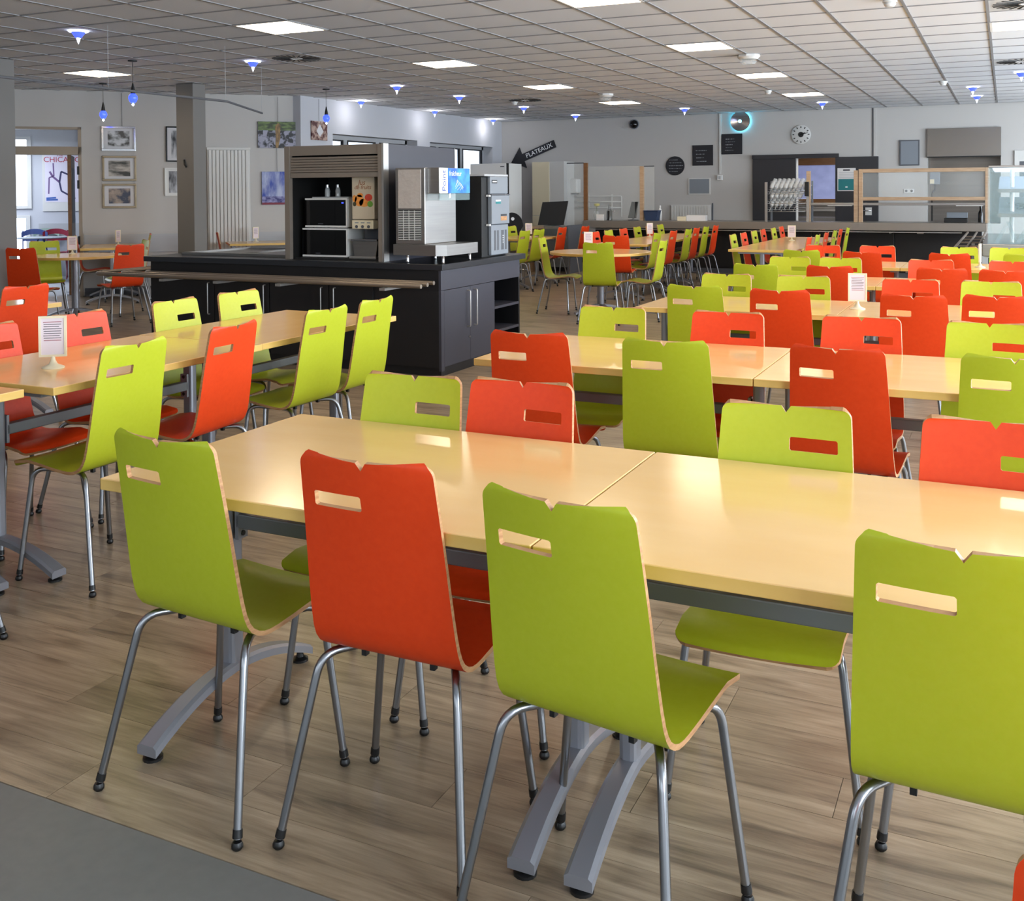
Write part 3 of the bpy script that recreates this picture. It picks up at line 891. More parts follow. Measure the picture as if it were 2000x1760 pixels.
NICE = {'lime': 'lime green', 'orange': 'orange-red'}
rows = [
 ('front', [('lime', -1.785, 1.815, -4.5), ('orange', -1.237, 1.842, 0.5), ('lime', -0.757, 1.757, -8.5), ('lime', -0.058, 1.785, -2.0)],
           [('lime', -1.665, 2.775, 183), ('orange', -1.31, 2.815, 181), ('lime', -0.525, 2.785, 182), ('orange', -0.02, 2.795, 180)]),
 ('second', [('orange', -1.739, 3.785, 3), ('lime', -1.17, 3.79, 3), ('orange', -0.55, 3.86, -4), ('lime', 0.03, 3.87, 0)],
            [('lime', -1.739, 4.80, 181), ('orange', -1.17, 4.80, 180), ('orange', -0.58, 4.84, 180), ('lime', -0.06, 4.83, 178)]),
 ('third', [('lime', -1.68, 6.04, -1), ('orange', -1.16, 5.955, 0), ('orange', -0.445, 5.915, -1), ('orange', -0.04, 6.03, 0)],
           [('lime', -1.71, 6.975, 180), ('lime', -1.2, 6.975, 184), ('orange', -0.54, 6.97, 178), ('lime', -0.08, 6.985, 180)]),
 ('fourth', [('lime', -1.73, 7.945, 0), ('orange', -1.18, 7.945, -1), ('orange', -0.41, 7.98, 2), ('orange', 0.0, 7.93, 0)],
            [('lime', -1.65, 8.94, 180), ('lime', -1.24, 8.965, 179), ('orange', -0.54, 8.93, 185), ('orange', 0.05, 8.97, 180)]),
 ('fifth', [('lime', -1.73, 9.93, 0), ('orange', -1.18, 9.85, -3), ('orange', -0.445, 9.83, -3), ('lime', 0.15, 9.9, 0)],
           [('orange', -1.68, 10.91, 180), ('orange', -1.16, 10.95, 183), ('lime', -0.41, 10.98, 184), ('lime', 0.03, 11.0, 180)]),
]
ROWY = [1.895, 3.935, 6.09, 8.04, 10.0]
for rn, near, far in rows:
    for side, L in (('near', near), ('far', far)):
        for k, (c, x, y, a) in enumerate(L):
            pos = ['leftmost', 'second from left', 'second from right', 'rightmost'][k]
            chair(c, x, y, a, '%s plywood chair, %s on the %s side of the %s table row' % (NICE[c], pos, side, rn), 'chairs along the five table rows')
GL = 'chairs at the left long table'
for k, (c, x, y, a) in enumerate([('lime', -3.03, 4.68, 92), ('lime', -3.01, 4.20, 89), ('orange', -3.02, 3.53, 95), ('lime', -3.01, 2.95, 91), ('orange', -3.0, 2.10, 88)]):
    chair(c, x, y, a, '%s plywood chair, %s from the far end, aisle side of the left long table' % (NICE[c], ORD[k]), GL)
for k, (c, x, y, a) in enumerate([('lime', -4.03, 4.72, -92), ('lime', -4.03, 4.21, -89), ('orange', -4.03, 3.57, -90), ('orange', -4.03, 3.06, -90)]):
    chair(c, x, y, a, '%s plywood chair, %s from the far end, island side of the left long table' % (NICE[c], ORD[k]), GL)
chair('orange', -5.53, 4.52, 89, 'orange-red plywood chair at the far left table, turned away from the island', 'chairs at the far left table')
chair('orange', 0.177, 0.98, 0, 'orange-red plywood chair cropped by the lower right picture corner', 'chairs in the aisle')

# far tables that run lengthwise
G1 = 'chairs at the far middle long table'
for k, (c, x, y) in enumerate([('orange', -5.16, 13.45), ('lime', -5.18, 14.05), ('orange', -5.2, 14.75), ('lime', -5.22, 15.45), ('orange', -5.2, 16.0), ('lime', -5.22, 16.65)]):
    chair(c, x, y, -90, '%s plywood chair, %s from the front, left side of the far middle table' % (NICE[c], ORD[k]), G1)
for k, (c, x, y) in enumerate([('lime', -4.2, 13.35), ('orange', -4.2, 14.1), ('lime', -4.17, 14.75), ('orange', -4.2, 15.3), ('lime', -4.2, 15.85), ('orange', -4.2, 16.45)]):
    chair(c, x, y, 90, '%s plywood chair, %s from the front, right side of the far middle table' % (NICE[c], ORD[k]), G1)
G2 = 'chairs at the far right long table'
for k, (c, x, y) in enumerate([('lime', -3.16, 13.15), ('orange', -3.15, 13.7), ('lime', -3.16, 14.38), ('orange', -3.16, 14.95), ('lime', -3.13, 15.55), ('orange', -3.14, 16.2)]):
    chair(c, x, y, -90, '%s plywood chair, %s from the front, left side of the far right table' % (NICE[c], ORD[k]), G2)
for k, (c, x, y) in enumerate([('orange', -2.1, 12.65), ('lime', -2.12, 13.4), ('orange', -2.12, 14.1), ('lime', -2.12, 14.85), ('orange', -2.12, 15.4), ('lime', -2.1, 16.0)]):
    chair(c, x, y, 90, '%s plywood chair, %s from the front, right side of the far right table' % (NICE[c], ORD[k]), G2)
G3 = 'chairs at the middle round table'
chair('lime', -5.12, 11.55, -80, 'lime green plywood chair left of the middle round table, seen from the side', G3)
chair('lime', -4.03, 10.62, 8, 'lime green plywood chair in front of the middle round table, seen from behind', G3)
chair('orange', -4.47, 12.42, 8, 'orange-red plywood chair behind the middle round table, its back to the camera', G3)
chair('lime', -3.5, 11.35, 92, 'lime green plywood chair right of the middle round table, seen edge-on', G3)
G4 = 'chairs at the far table beside the cash desk'
chair('lime', -7.35, 15.3, -100, 'lime green plywood chair half hidden behind the ice machine', G4)
chair('lime', -6.25, 13.55, 88, 'lime green plywood chair, front one of two at the far left table end', G4)
chair('lime', -6.25, 14.05, 86, 'lime green plywood chair, rear one of two at the far left table end', G4)
chair('orange', -6.25, 14.95, 90, 'orange-red plywood chair, left one of two before the cash desk', G4)
chair('orange', -6.1, 15.55, 90, 'orange-red plywood chair, right one of two before the cash desk', G4)
G5 = 'chairs at the left corner tables'
chair('orange', -9.42, 7.62, 20, 'dark orange-red plywood chair beside the left pillar, seen from behind', G5)
chair('lime', -10.6, 8.92, -125, 'lime green plywood chair before the bright doorway', G5)
chair('orange', -8.85, 8.6, 72, 'orange-red plywood chair beside the end of the tray rail', G5)
chair('lime', -9.55, 9.55, 150, 'lime green plywood chair half hidden behind the orange one by the tray rail', G5)
chair('lime', -10.62, 10.68, 135, 'lime green plywood chair seen edge-on against the diagonal wall', G5)
chair('orange', -11.45, 10.13, -45, 'orange-red plywood chair in the corner next to the doorway', G5)
chair('orange', -11.0, 11.07, 135, 'orange-red plywood chair at the wall behind the corner table', G5)
chair('orange', -10.33, 11.68, -45, 'orange-red plywood chair in front of the tall white radiator', G5)
chair('lime', -9.25, 12.62, 135, 'lime green plywood chair peeking out left of the shutter cabinet', G5)

# ------------------------------------------------------------------ tables
def table_parts(Lx, Dy):
    H = 0.755
    top = MB().box(-Lx / 2 + .001, Lx / 2 - .001, -Dy / 2, Dy / 2, H - 0.030, H, 1, 0.0025)
    # faces that look up carry the laminate
    for k, f in enumerate(top.f):
        zs = [top.v[i][2] for i in f]
        if min(zs) > H - 0.0035: top.m[k] = 0
    T = top.mesh('table_top', ['table_laminate', 'table_edge'])
    post = MB().box(-0.021, 0.021, -0.028, 0.028, 0.115, H - 0.032, 0, 0.012)
    post.box(-0.028, 0.028, -Dy * .36, Dy * .36, H - 0.052, H - 0.031, 0)
    Pm = post.mesh('post', 'silver_paint')
    ft = MB()
    n = 14; half = 0.335; w0, th = 0.026, 0.028
    prev = None
    for k in range(n + 1):
        y = -half + 2 * half * k / n
        z = 0.135 - 0.090 * (abs(y) / half) ** 1.9
        w = w0 + 0.006 * (abs(y) / half)
        i = ft.add([(-w, y, z - th), (w, y, z - th), (w, y, z - 0.007), (w - 0.010, y, z), (-w + 0.010, y, z), (-w, y, z - 0.007)])
        if prev is not None:
            for q in range(6): ft.face((prev + q, prev + (q + 1) % 6, i + (q + 1) % 6, i + q), 0, q == 3)
        else: ft.face(range(i, i + 6), 0)
        prev = i
    ft.face([prev + q for q in reversed(range(6))], 0)
    Fm = ft.mesh('foot', 'silver_paint')
    gl = MB().lathe([(0.001, 0), (0.026, 0), (0.026, 0.007), (0.012, 0.013), (0.010, 0.026), (0.001, 0.026)], n=14)
    Gm = gl.mesh('glide', 'black_rubber')
    bm_ = MB().box(-Lx / 2 + 0.095, Lx / 2 - 0.095, -0.020, 0.020, 0.522, 0.564, 0, 0.004)
    Bm = bm_.mesh('stretcher_beam', 'beam_grey')
    br = MB().box(-0.006, 0.006, -0.02, 0.02, 0.49, 0.60, 0)
    br.cyl((-0.009, 0.0, 0.505), 0.008, 0.018, 8, 1, 'x'); br.cyl((-0.009, 0.0, 0.587), 0.008, 0.018, 8, 1, 'x')
    Rm = br.mesh('bracket', ['silver_paint', 'black_rubber'])
    return T, Pm, Fm, Gm, Bm, Rm
TP = table_parts(1.2, 0.83)
TP8 = table_parts(1.2, 0.79)
def table(cx, cy, deg, label, group, tp=TP, dz=0.0):
    t = thing('canteen_table', label, 'table', (cx, cy, dz), math.radians(deg), group)
    T, Pm, Fm, Gm, Bm, Rm = tp
    obj('table_top', T, t); obj('stretcher_beam', Bm, t)
    for sx in (-1, 1):
        X = sx * 0.535
        obj('post', Pm, t, (X, 0, 0))
        f = obj('foot', Fm, t, (X, 0, 0))
        for sy in (-1, 1): obj('glide', Gm, f, (0, sy * 0.312, 0))
        obj('bracket', Rm, t, (X - sx * 0.036, 0, 0))
    return t
RN = ['front', 'second', 'third', 'fourth', 'fifth']
for k, y in enumerate(ROWY):
    for q, cx in enumerate((-1.467, -0.265)):
        table(cx, y + 0.415, 0, 'beech-laminate table with grey arched feet, %s half of the %s table row' % (['left', 'right'][q], RN[k]), 'tables of the five rows')
for k, (x, y, d) in enumerate([(-3.585, 4.515, 90), (-3.58, 3.31, 90), (-3.66, 2.05, 90)]):
    table(x, y, d, 'beech-laminate table, %s of the left long table beside the island' % ['far third', 'middle third', 'near third'][k], 'tables of the left long table', TP8)
table(-6.06, 4.30, 90, 'beech-laminate table cropped at the left, behind the left long table', 'tables at far left', TP8)
for k in range(3):
    table(-4.69, 13.75 + k * 1.202, 90, 'beech-laminate table, %s of the far middle long table' % ['front third', 'central third', 'back third'][k], 'far middle tables', TP8)
    table(-2.63, 13.0 + k * 1.202, 90, 'beech-laminate table, %s of the far right long table' % ['front third', 'central third', 'back third'][k], 'far right tables', TP8)
table(-6.78, 14.6, 90, 'beech-laminate table beside the cash desk, half hidden by the island', 'tables before the cash desk', TP8)
table(-11.14, 10.51, -45, 'beech-laminate table in the left corner behind the round one', 'left corner tables', TP8)
table(-9.72, 12.12, 45, 'beech-laminate table in front of the tall white radiator', 'left corner tables', TP8)

def round_table(x, y, r, label):
    t = thing('round_table', label, 'table', (x, y, 0), 0.3, 'round tables')
    H = 0.755
    mb = MB().lathe([(0.001, H - 0.03), (r - 0.003, H - 0.03), (r, H - 0.027), (r, H - 0.003), (r - 0.003, H), (0.001, H)], n=56, m=1)
    for k, f in enumerate(mb.f):
        if min(mb.v[i][2] for i in f) > H - 0.0035: mb.m[k] = 0
    mb.build('table_top', ['table_laminate', 'table_edge'], t)
    MB().cyl((0, 0, 0.10), 0.042, H - 0.135, 20).build('post', 'silver_paint', t)
    for q in range(2):
        f = obj('foot', TP[2], t, (0, 0, 0), q * PI / 2 + 0.5)
        for sy in (-1, 1): obj('glide', TP[3], f, (0, sy * 0.292, 0))
    return t
round_table(-4.33, 11.5, 0.6, 'round beech-laminate table on a single grey post, middle of the hall')
round_table(-9.88, 8.74, 0.52, 'round beech-laminate table behind the left pillar before the doorway')

# ------------------------------------------------------------------ menu card stands
def stand_meshes():
    b = MB().lathe([(0.001, 0), (0.045, 0), (0.045, 0.004), (0.036, 0.008), (0.018, 0.016), (0.010, 0.032), (0.008, 0.048), (0.001, 0.05)], n=22).mesh('base', 'cream_plastic')
    f = MB()
    w, z0, z1 = 0.054, 0.046, 0.215
    f.box(-w, -w + .009, -0.006, 0.006, z0, z1); f.box(w - .009, w, -0.006, 0.006, z0, z1)
    f.box(-w + .009, w - .009, -0.006, 0.006, z0, z0 + .009); f.box(-w + .009, w - .009, -0.006, 0.006, z1 - .009, z1)
    f = f.mesh('frame', 'cream_plastic')
    c = MB().box(-w + .009, w - .009, -0.003, 0.003, z0 + .009, z1 - .009).mesh('card', 'paper_pink')
    p = MB()
    for s in (-1, 1):
        for k in range(9):
            wd = 0.034 if k % 3 else 0.036
            p.box(-wd, wd - (0.008 if k % 4 == 2 else 0), s * 0.003, s * 0.0034, z1 - 0.026 - k * 0.0095, z1 - 0.0235 - k * 0.0095, 1 if k in (0, 8) else 0)
    p = p.mesh('print_lines', ['ink', 'ink_red'])
    return b, f, c, p
SB, SF, SCd, SP = stand_meshes()
def stand(x, y, deg, where):
    t = thing('menu_stand', 'small white card stand with a printed card on %s' % where, 'card stand', (x, y, 0.755), math.radians(deg), 'card stands on the tables')
    obj('base', SB, t)
    f = obj('frame', SF, t); obj('card', SCd, f); obj('print_lines', SP, f)
stand(-3.56, 3.03, 38, 'the left long table')
stand(-0.80, 6.48, 8, 'the third table row')
stand(-0.21, 10.32, 84, 'the fifth table row, seen edge-on')
stand(-2.70, 14.75, 14, 'the far right table')
stand(-4.62, 11.85, 30, 'the middle round table')
stand(-4.95, 15.30, 50, 'the far middle table')
stand(-9.98, 12.12, 80, 'the table before the tall radiator')
stand(-10.1, 8.9, 48, 'the round table by the doorway')
stand(-6.75, 14.75, 22, 'the table beside the cash desk')
stand(-11.14, 10.6, 100, 'the left corner table, thin and edge-on')

# ------------------------------------------------------------------ the drinks island
IX0, IX1, IY0, IY1 = -7.09, -4.03, 7.13, 8.60
isl = thing('island_counter', 'black self-service island counter with grey cupboard end panel', 'counter')
bx('carcass', 'island_black', IX0, IX1 - 0.62, IY0, IY1, 0.07, 0.85, isl)
bx('plinth', 'island_black', IX0 + 0.03, IX1 - 0.02, IY0 + 0.03, IY1 - 0.03, 0.0, 0.07, isl)
bx('end_panel', 'island_black', IX1 - 0.62, IX1 - 0.022, IY0, IY0 + 0.03, 0.07, 0.85, isl)
cb = MB()
cb.box(IX1 - 0.62, IX1 - 0.022, IY0 + 0.03, 8.08, 0.07, 0.85)
cb.box(IX1 - 0.62, IX1 - 0.022, 8.08, IY1, 0.69, 0.85); cb.box(IX1 - 0.62, IX1 - 0.022, 8.08, IY1, 0.07, 0.09)
cb.box(IX1 - 0.62, IX1 - 0.002, IY1 - 0.025, IY1, 0.09, 0.69)
cb.build('end_carcass', 'island_black', isl)
bx('drawer_front', 'island_side', IX1 - 0.022, IX1, IY0, IY1, 0.69, 0.85, isl, 0.001)
bx('corner_post', 'island_side', IX1 - 0.022, IX1, IY0, 7.18, 0.045, 0.688, isl)
for k, (a, b) in enumerate(((7.183, 7.622), (7.626, 8.078))):
    d = bx('door', 'island_side', IX1 - 0.022, IX1, a, b, 0.075, 0.686, isl, 0.001)
    yh = 7.60 - 0.03 if k == 0 else 7.69
    MB().tube(arc_path([(IX1 - .002, yh, 0.355), (IX1 + .03, yh, 0.355), (IX1 + .03, yh, 0.655), (IX1 - .002, yh, 0.655)], 0.012, 3), 0.006, 8).build('handle', 'alu', d)
MB().cyl((IX1, 7.60, 0.265), 0.010, 0.008, 12, 0, 'x').build('lock', 'chrome', isl)
for z in (0.245, 0.455):
    bx('shelf', 'island_side', IX1 - 0.6, IX1 - 0.002, 8.085, IY1 - 0.026, z - 0.012, z + 0.010, isl)
for k, (a, b, hx) in enumerate(((-6.93, -6.33, -6.38), (-6.32, -5.72, -5.76), (-5.71, -5.10, -5.16), (-5.09, -4.66, -5.03))):
    d = bx('door', 'island_black', a, b, IY0 - 0.018, IY0 - 0.001, 0.09, 0.74, isl, 0.001)
    MB().tube(arc_path([(hx, IY0 - .017, 0.40), (hx, IY0 - .045, 0.40), (hx, IY0 - .045, 0.68), (hx, IY0 - .017, 0.68)], 0.012, 3), 0.005, 8).build('handle', 'alu', d)
wt = tag(MB().box(IX0 - 0.06, IX1 + 0.03, IY0 - 0.03, IY1 + 0.07, 0.851, 0.90, 0, 0.004).build('island_worktop', 'island_top'),
         'dark grey worktop lying on the black island', 'worktop')
rl = thing('tray_rail', 'three-bar brushed metal tray rail round the island', 'rail')
for k, yy in enumerate((7.07, 6.92, 6.77)):
    o_ = 0.30 * 0 + (7.07 - yy)
    pts = [(-4.06 + 0.03 * k, yy, 0.755), (-7.18 - o_ + 0.10, yy, 0.755), (-7.18 - o_, yy + 0.12, 0.755), (-7.18 - o_, 8.45, 0.755)]
    MB().tube(arc_path(pts, 0.05, 4), 0.017, 10).build('rail_bar', 'rail_alu', rl)
for x in (-6.6, -6.0, -5.35, -4.35):
    MB().box(x, x + 0.05, 6.73, IY0 - 0.001, 0.715, 0.736).build('bracket', 'alu', rl)
for y in (7.5, 8.2): MB().box(-7.52, IX0 - 0.001, y, y + 0.05, 0.715, 0.736).build('bracket', 'alu', rl)
# cold well at the left end of the worktop
sk = thing('cold_well', 'stainless sunken cold well with raised rim at the island left end', 'cold well')
mb = MB()
x0, x1, y0, y1, z0, z1 = -6.95, -5.75, 7.38, 8.35, 0.901, 0.925
mb.box(x0, x1, y0, y0 + .05, z0, z1); mb.box(x0, x1, y1 - .05, y1, z0, z1); mb.box(x0, x0 + .05, y0 + .05, y1 - .05, z0, z1); mb.box(x1 - .05, x1, y0 + .05, y1 - .05, z0, z1)
mb.build('rim', 'stainless', sk)
bx('basin', 'stainless_dark', x0 + .05, x1 - .05, y0 + .05, y1 - .05, 0.901, 0.906, sk)
bx('divider', 'stainless', -6.36, -6.33, y0 + .05, y1 - .05, 0.906, 0.922, sk)

# roller-shutter cabinet
TX0, TX1, TY0, TY1, TZ = -5.60, -4.605, 7.22, 8.42, 1.872
tw = thing('shutter_cabinet', 'tall grey cabinet with raised aluminium roller shutter on the island', 'cabinet')
bx('side_panel', 'black_matte', TX0, TX0 + .02, TY0, TY1, 0.901, TZ, tw)
bx('side_panel', 'island_side', TX1 - .02, TX1, TY0 + .05, TY1, 0.901, TZ, tw)
bx('top_panel', 'island_side', TX0 + .02, TX1 - .02, TY0, TY1, TZ - .02, TZ, tw)
bx('back_panel', 'black_matte', TX0 + .02, TX1 - .02, TY1 - 0.62, TY1 - 0.60, 0.901, TZ - .02, tw)
bx('inner_floor', 'black_matte', TX0 + .02, TX1 - .02, TY0 + .04, TY1 - 0.62, 0.901, 0.912, tw)
bx('frame_post', 'alu_warm', TX0 - .005, TX0 + .045, TY0 - .025, TY0 + .02, 0.901, TZ, tw)
bx('frame_post', 'alu_warm', TX1 - .05, TX1 - .012, TY0 - .025, TY0 + .05, 0.901, TZ, tw)
bx('edge_trim', 'alu', TX1 - .012, TX1 + .008, TY0 - .028, TY0 + .05, 0.901, TZ + .004, tw)
bx('edge_trim', 'alu', TX1 - .004, TX1 + .006, TY1 - .01, TY1 + .004, 0.901, TZ, tw)
bx('header', 'alu_warm', TX0 + .045, TX1 - .05, TY0 - .015, TY0 + .02, 1.79, TZ, tw)
for k in range(6):
    MB().box(TX0 + .046, TX1 - .051, TY0 - .006 + (k == 5) * -0.004, TY0 + .012, 1.757 - k * .0225, 1.777 - k * .0225, 0, 0.004).build('shutter_slat', 'alu_warm', tw)
bx('bottom_bar', 'alu_warm', TX0 + .046, TX1 - .051, TY0 - .012, TY0 + .014, 1.60, 1.642, tw, 0.004)

def microwave(label, x0, x1, z0, z1, yf, group):
    t = thing('microwave_oven', label, 'microwave', (0, 0, 0), 0, group)
    bx('casing', 'white_plastic', x0, x1, yf + 0.012, yf + 0.42, z0 + 0.006, z1, t, 0.008)
    bx('front_rim', 'white_plastic', x0, x1, yf, yf + 0.012, z0 + 0.006, z0 + 0.022, t)
    bx('front_rim', 'white_plastic', x0, x1, yf, yf + 0.012, z1 - 0.014, z1, t)
    bx('front_rim', 'white_plastic', x1 - 0.014, x1, yf, yf + 0.012, z0 + 0.022, z1 - 0.014, t)
    d = bx('door', 'black_gloss', x0, x1 - 0.125, yf - 0.002, yf + 0.011, z0 + 0.023, z1 - 0.015, t)
    bx('nameplate', 'grey_dark', x0 + 0.14, x0 + 0.19, yf - 0.004, yf - 0.002, z0 + 0.034, z0 + 0.040, d)
    p = bx('control_panel', 'black_gloss', x1 - 0.124, x1 - 0.015, yf - 0.002, yf + 0.011, z0 + 0.023, z1 - 0.015, t)
    if z0 > 1: bx('display', 'spot_blue', x1 - 0.055, x1 - 0.035, yf - 0.004, yf - 0.002, z1 - 0.045, z1 - 0.035, p)
    for a in (x0 + .05, x1 - .05): MB().cyl((a, yf + .06, z0), 0.012, 0.007, 10).build('foot', 'black_rubber', t)
microwave('white microwave oven with black door, lower of the two stacked', -5.53, -5.06, 0.9125, 1.166, 7.34, 'stacked microwaves')
microwave('white microwave oven with black door, upper of the two stacked', -5.50, -5.06, 1.167, 1.425, 7.34, 'stacked microwaves')
tag(MB().box(-5.44, -5.06, 7.36, 7.66, 1.4265, 1.436, 0, 0.004).build('serving_tray', 'grey_light'), 'flat grey tray lying on the upper microwave', 'tray')
for k, xx in enumerate((-5.34, -5.23)):
    t = thing('glass_shaker', 'clear glass shaker on the tray, %s of the pair' % ['left', 'right'][k], 'shaker', (xx, 7.45, 1.4365), 0, 'shakers on the tray')
    MB().lathe([(0.001, 0), (0.022, 0), (0.024, 0.05), (0.017, 0.08), (0.001, 0.08)], n=14).build('bottle', 'glassware', t)
    MB().lathe([(0.001, 0.0805), (0.018, 0.0805), (0.017, 0.105), (0.001, 0.112)], n=14).build('cap', 'chrome', t)
# juice dispenser
jd = thing('juice_dispenser', 'cream juice dispenser printed with fruit inside the shutter cabinet', 'dispenser')
bx('housing', 'juice_body', -4.985, -4.76, 7.30, 7.62, 1.245, 1.635, jd, 0.008)
bx('stand_back', 'grey_dark', -4.99, -4.76, 7.50, 7.66, 0.912, 1.245, jd)
cp_ = bx('control_strip', 'cream_plastic', -4.98, -4.765, 7.29, 7.45, 1.165, 1.24, jd, 0.006)
for k in range(3):
    MB().cyl((-4.93 + k * .06, 7.289, 1.185), 0.0125, -0.006, 14, 0, 'y').build('button', 'grey_dark', cp_)
    bx('caption', 'grey_panel', -4.948 + k * .06, -4.912 + k * .06, 7.2885, 7.2898, 1.213, 1.222, cp_)
text_obj('Jus', 0.062, 'brown_ink', jd, 'lettering', (-4.885, 7.2985, 1.555), (PI / 2, 0, 0), 0.0004, shear=0.3)
text_obj('de fruits', 0.05, 'brown_ink', jd, 'lettering', (-4.875, 7.2985, 1.515), (PI / 2, 0, 0), 0.0004, shear=0.3)
fm = MB()
def disc(mb, x, z, rx, rz, m, y, n=18):
    i = mb.add([(x + rx * math.cos(2 * PI * k / n), y, z + rz * math.sin(2 * PI * k / n)) for k in range(n)])
    mb.face(range(i, i + n), m)
for x, z, rx, rz, m in ((-4.91, 1.405, .045, .05, 0), (-4.955, 1.42, .022, .03, 0), (-4.86, 1.385, .05, .035, 0), (-4.815, 1.43, .038, .03, 1), (-4.80, 1.375, .028, .026, 2), (-4.955, 1.375, .017, .02, 3), (-4.90, 1.45, .03, .018, 0)):
    disc(fm, x, z, rx, rz, m, 7.2988 - 0.0002 * m)
fm.build('fruit_print', ['fruit_orange', 'fruit_red', 'fruit_green', 'fruit_dark'], jd)
bx('logo_patch', 'fruit_red', -4.978, -4.958, 7.2985, 7.2995, 1.60, 1.625, jd)
bx('drip_grate', 'chrome', -5.0, -4.74, 7.30, 7.50, 1.062, 1.078, jd, 0.003)
MB().prism([(-4.985, 0.93), (-4.77, 0.93), (-4.75, 1.06), (-5.0, 1.06)], 7.33, 7.5).build('drip_box', 'stainless', jd)
bx('base_plate', 'alu', -5.02, -4.75, 7.30, 7.55, 0.9125, 0.932, jd, 0.003)

# chilled drinks fountain
ff = thing('drinks_fountain', 'stainless chilled drinks fountain with blue printed head', 'dispenser')
FX0, FX1, FY0, FY1 = -4.40, -3.985, 7.13, 7.68
tr = MB()
FX0 = -4.47
tp_ = [(FX0, FY0 + 0.0), (-4.06, FY0 - 0.03), (-3.985, FY0 + 0.02), (-3.985, 7.68), (FX0, 7.68)]
tr.prism(tp_, 0.965, 1.045, 0, 'xy')
tr.prism([(a, b) for a, b in tp_], 1.045, 1.052, 0, 'xy')
tr.build('drip_basin', 'stainless', ff)
for (a, b) in ((-4.36, 7.17), (-4.02, 7.15), (-4.03, 7.62), (-4.36, 7.62)):
    MB().lathe([(0.010, 0.901), (0.014, 0.912), (0.010, 0.925), (0.014, 0.965)], (a, b, 0), 10).build('foot', 'chrome', ff)
bx('tower', 'stainless', -4.465, -4.19, FY0 + 0.03, 7.68, 1.052, 1.668, ff, 0.006)
bx('plastic_film', 'film', -4.435, -4.222, FY0 + 0.022, FY0 + 0.029, 1.34, 1.655, ff, 0.003)
gr = bx('grille_recess', 'dark_void', -4.435, -4.225, FY0 + 0.026, FY0 + 0.0295, 1.085, 1.325, ff)
for k in range(17):
    MB().box(-4.435, -4.225, FY0 + 0.020, FY0 + 0.0265, 1.087 + k * .0142, 1.0935 + k * .0142).build('grille_slat', 'steel_white', gr)
for k in range(3):
    MB().box(-4.387 + k * .052, -4.382 + k * .052, FY0 + 0.018, FY0 + 0.0205, 1.085, 1.325).build('grille_bar', 'steel_white', gr)
HX = -4.078
hd_ = bx('head', 'stainless', -4.189, HX, 7.20, 7.72, 1.46, 1.668, ff, 0.004)
# printed panel on the right face of the head
bx('white_panel', 'white_ink', HX, HX + .0025, 7.204, 7.335, 1.462, 1.666, hd_)
bx('blue_panel', 'blue_print', HX, HX + .0025, 7.336, 7.717, 1.462, 1.666, hd_)
text_obj('Point', 0.082, 'blue_ink', hd_, 'lettering', (HX + .0035, 7.275, 1.563), (PI / 2, -PI / 2, PI / 2), 0.0004)
text_obj('fraîcheur', 0.058, 'white_ink', hd_, 'lettering', (HX + .0035, 7.465, 1.622), (PI / 2, 0, PI / 2), 0.0004)
sw_ = MB()
for k in range(9):
    a = k * 0.7
    sw_.tube([(HX + .0035, 7.53 + 0.07 * math.cos(a + q * .35) * (1 - q * .12), 1.505 + 0.012 * q + 0.02 * math.sin(a)) for q in range(5)], 0.0016, 4)
sw_.build('splash_print', 'white_ink', hd_)
bx('splash_guard', 'case_glass', -4.189, HX, 7.205, 7.21, 1.405, 1.46, ff)
bx('splash_guard', 'case_glass', HX - .006, HX - .001, 7.21, 7.72, 1.405, 1.46, ff)
MB().cyl((-4.13, 7.46, 1.425), 0.012, 0.034, 10).build('nozzle', 'chrome', ff)

# ice machine with black side
im = thing('ice_machine', 'grey and black two-part ice machine at the far end of the island', 'ice machine')
MX1 = -4.055
bx('cabinet', 'black_matte', -4.55, MX1 - 0.03, 7.95, 8.42, 0.901, 1.60, im, 0.004)
bx('top_front', 'grey_panel', MX1 - 0.03, MX1, 8.06, 8.415, 1.452, 1.605, im, 0.006)
bx('top_cover', 'grey_light', -4.55, MX1, 7.95, 8.42, 1.606, 1.625, im, 0.004)
md = bx('hatch', 'grey_panel', MX1 - 0.03, MX1 + 0.012, 8.065, 8.42, 1.185, 1.44, im, 0.006)
bx('hatch_lip', 'grey_dark', MX1 - 0.03, MX1 + 0.016, 8.05, 8.425, 1.4415, 1.4505, im)
lp = bx('lower_front', 'grey_panel', MX1 - 0.03, MX1, 8.075, 8.415, 0.915, 1.18, im, 0.005)
for a, b in ((8.13, 8.165), (8.19, 8.22), (8.27, 8.32), (8.345, 8.38)):
    bx('slot', 'grey_dark', MX1, MX1 + 0.002, a, b, 0.955, 1.13, lp)
for k in range(4): MB().cyl((MX1 + .002, 8.30, 1.02 + k * .02), 0.006, 0.003, 10, 0, 'x').build('indicator', 'white_ink', lp)
bx('nameplate', 'charcoal', MX1, MX1 + .003, 8.09, 8.19, 1.545, 1.575, im)
bx('nameplate_text', 'white_ink', MX1 + .003, MX1 + .004, 8.10, 8.18, 1.555, 1.565, im)
bx('sticker', 'teal_print', MX1 + .012, MX1 + .0135, 8.14, 8.24, 1.365, 1.385, md)
bx('sticker', 'white_ink', MX1 + .012, MX1 + .0135, 8.14, 8.24, 1.386, 1.40, md)
bx('rating_plate', 'charcoal', MX1 + .012, MX1 + .0135, 8.24, 8.36, 1.255, 1.272, md)
bx('rating_plate', 'ply_edge', MX1 + .012, MX1 + .0135, 8.24, 8.36, 1.215, 1.252, md)
for z in (1.185, 1.44): bx('hinge', 'white_plastic', MX1 - 0.028, MX1 + .004, 8.03, 8.06, z - .012, z + .004, im)
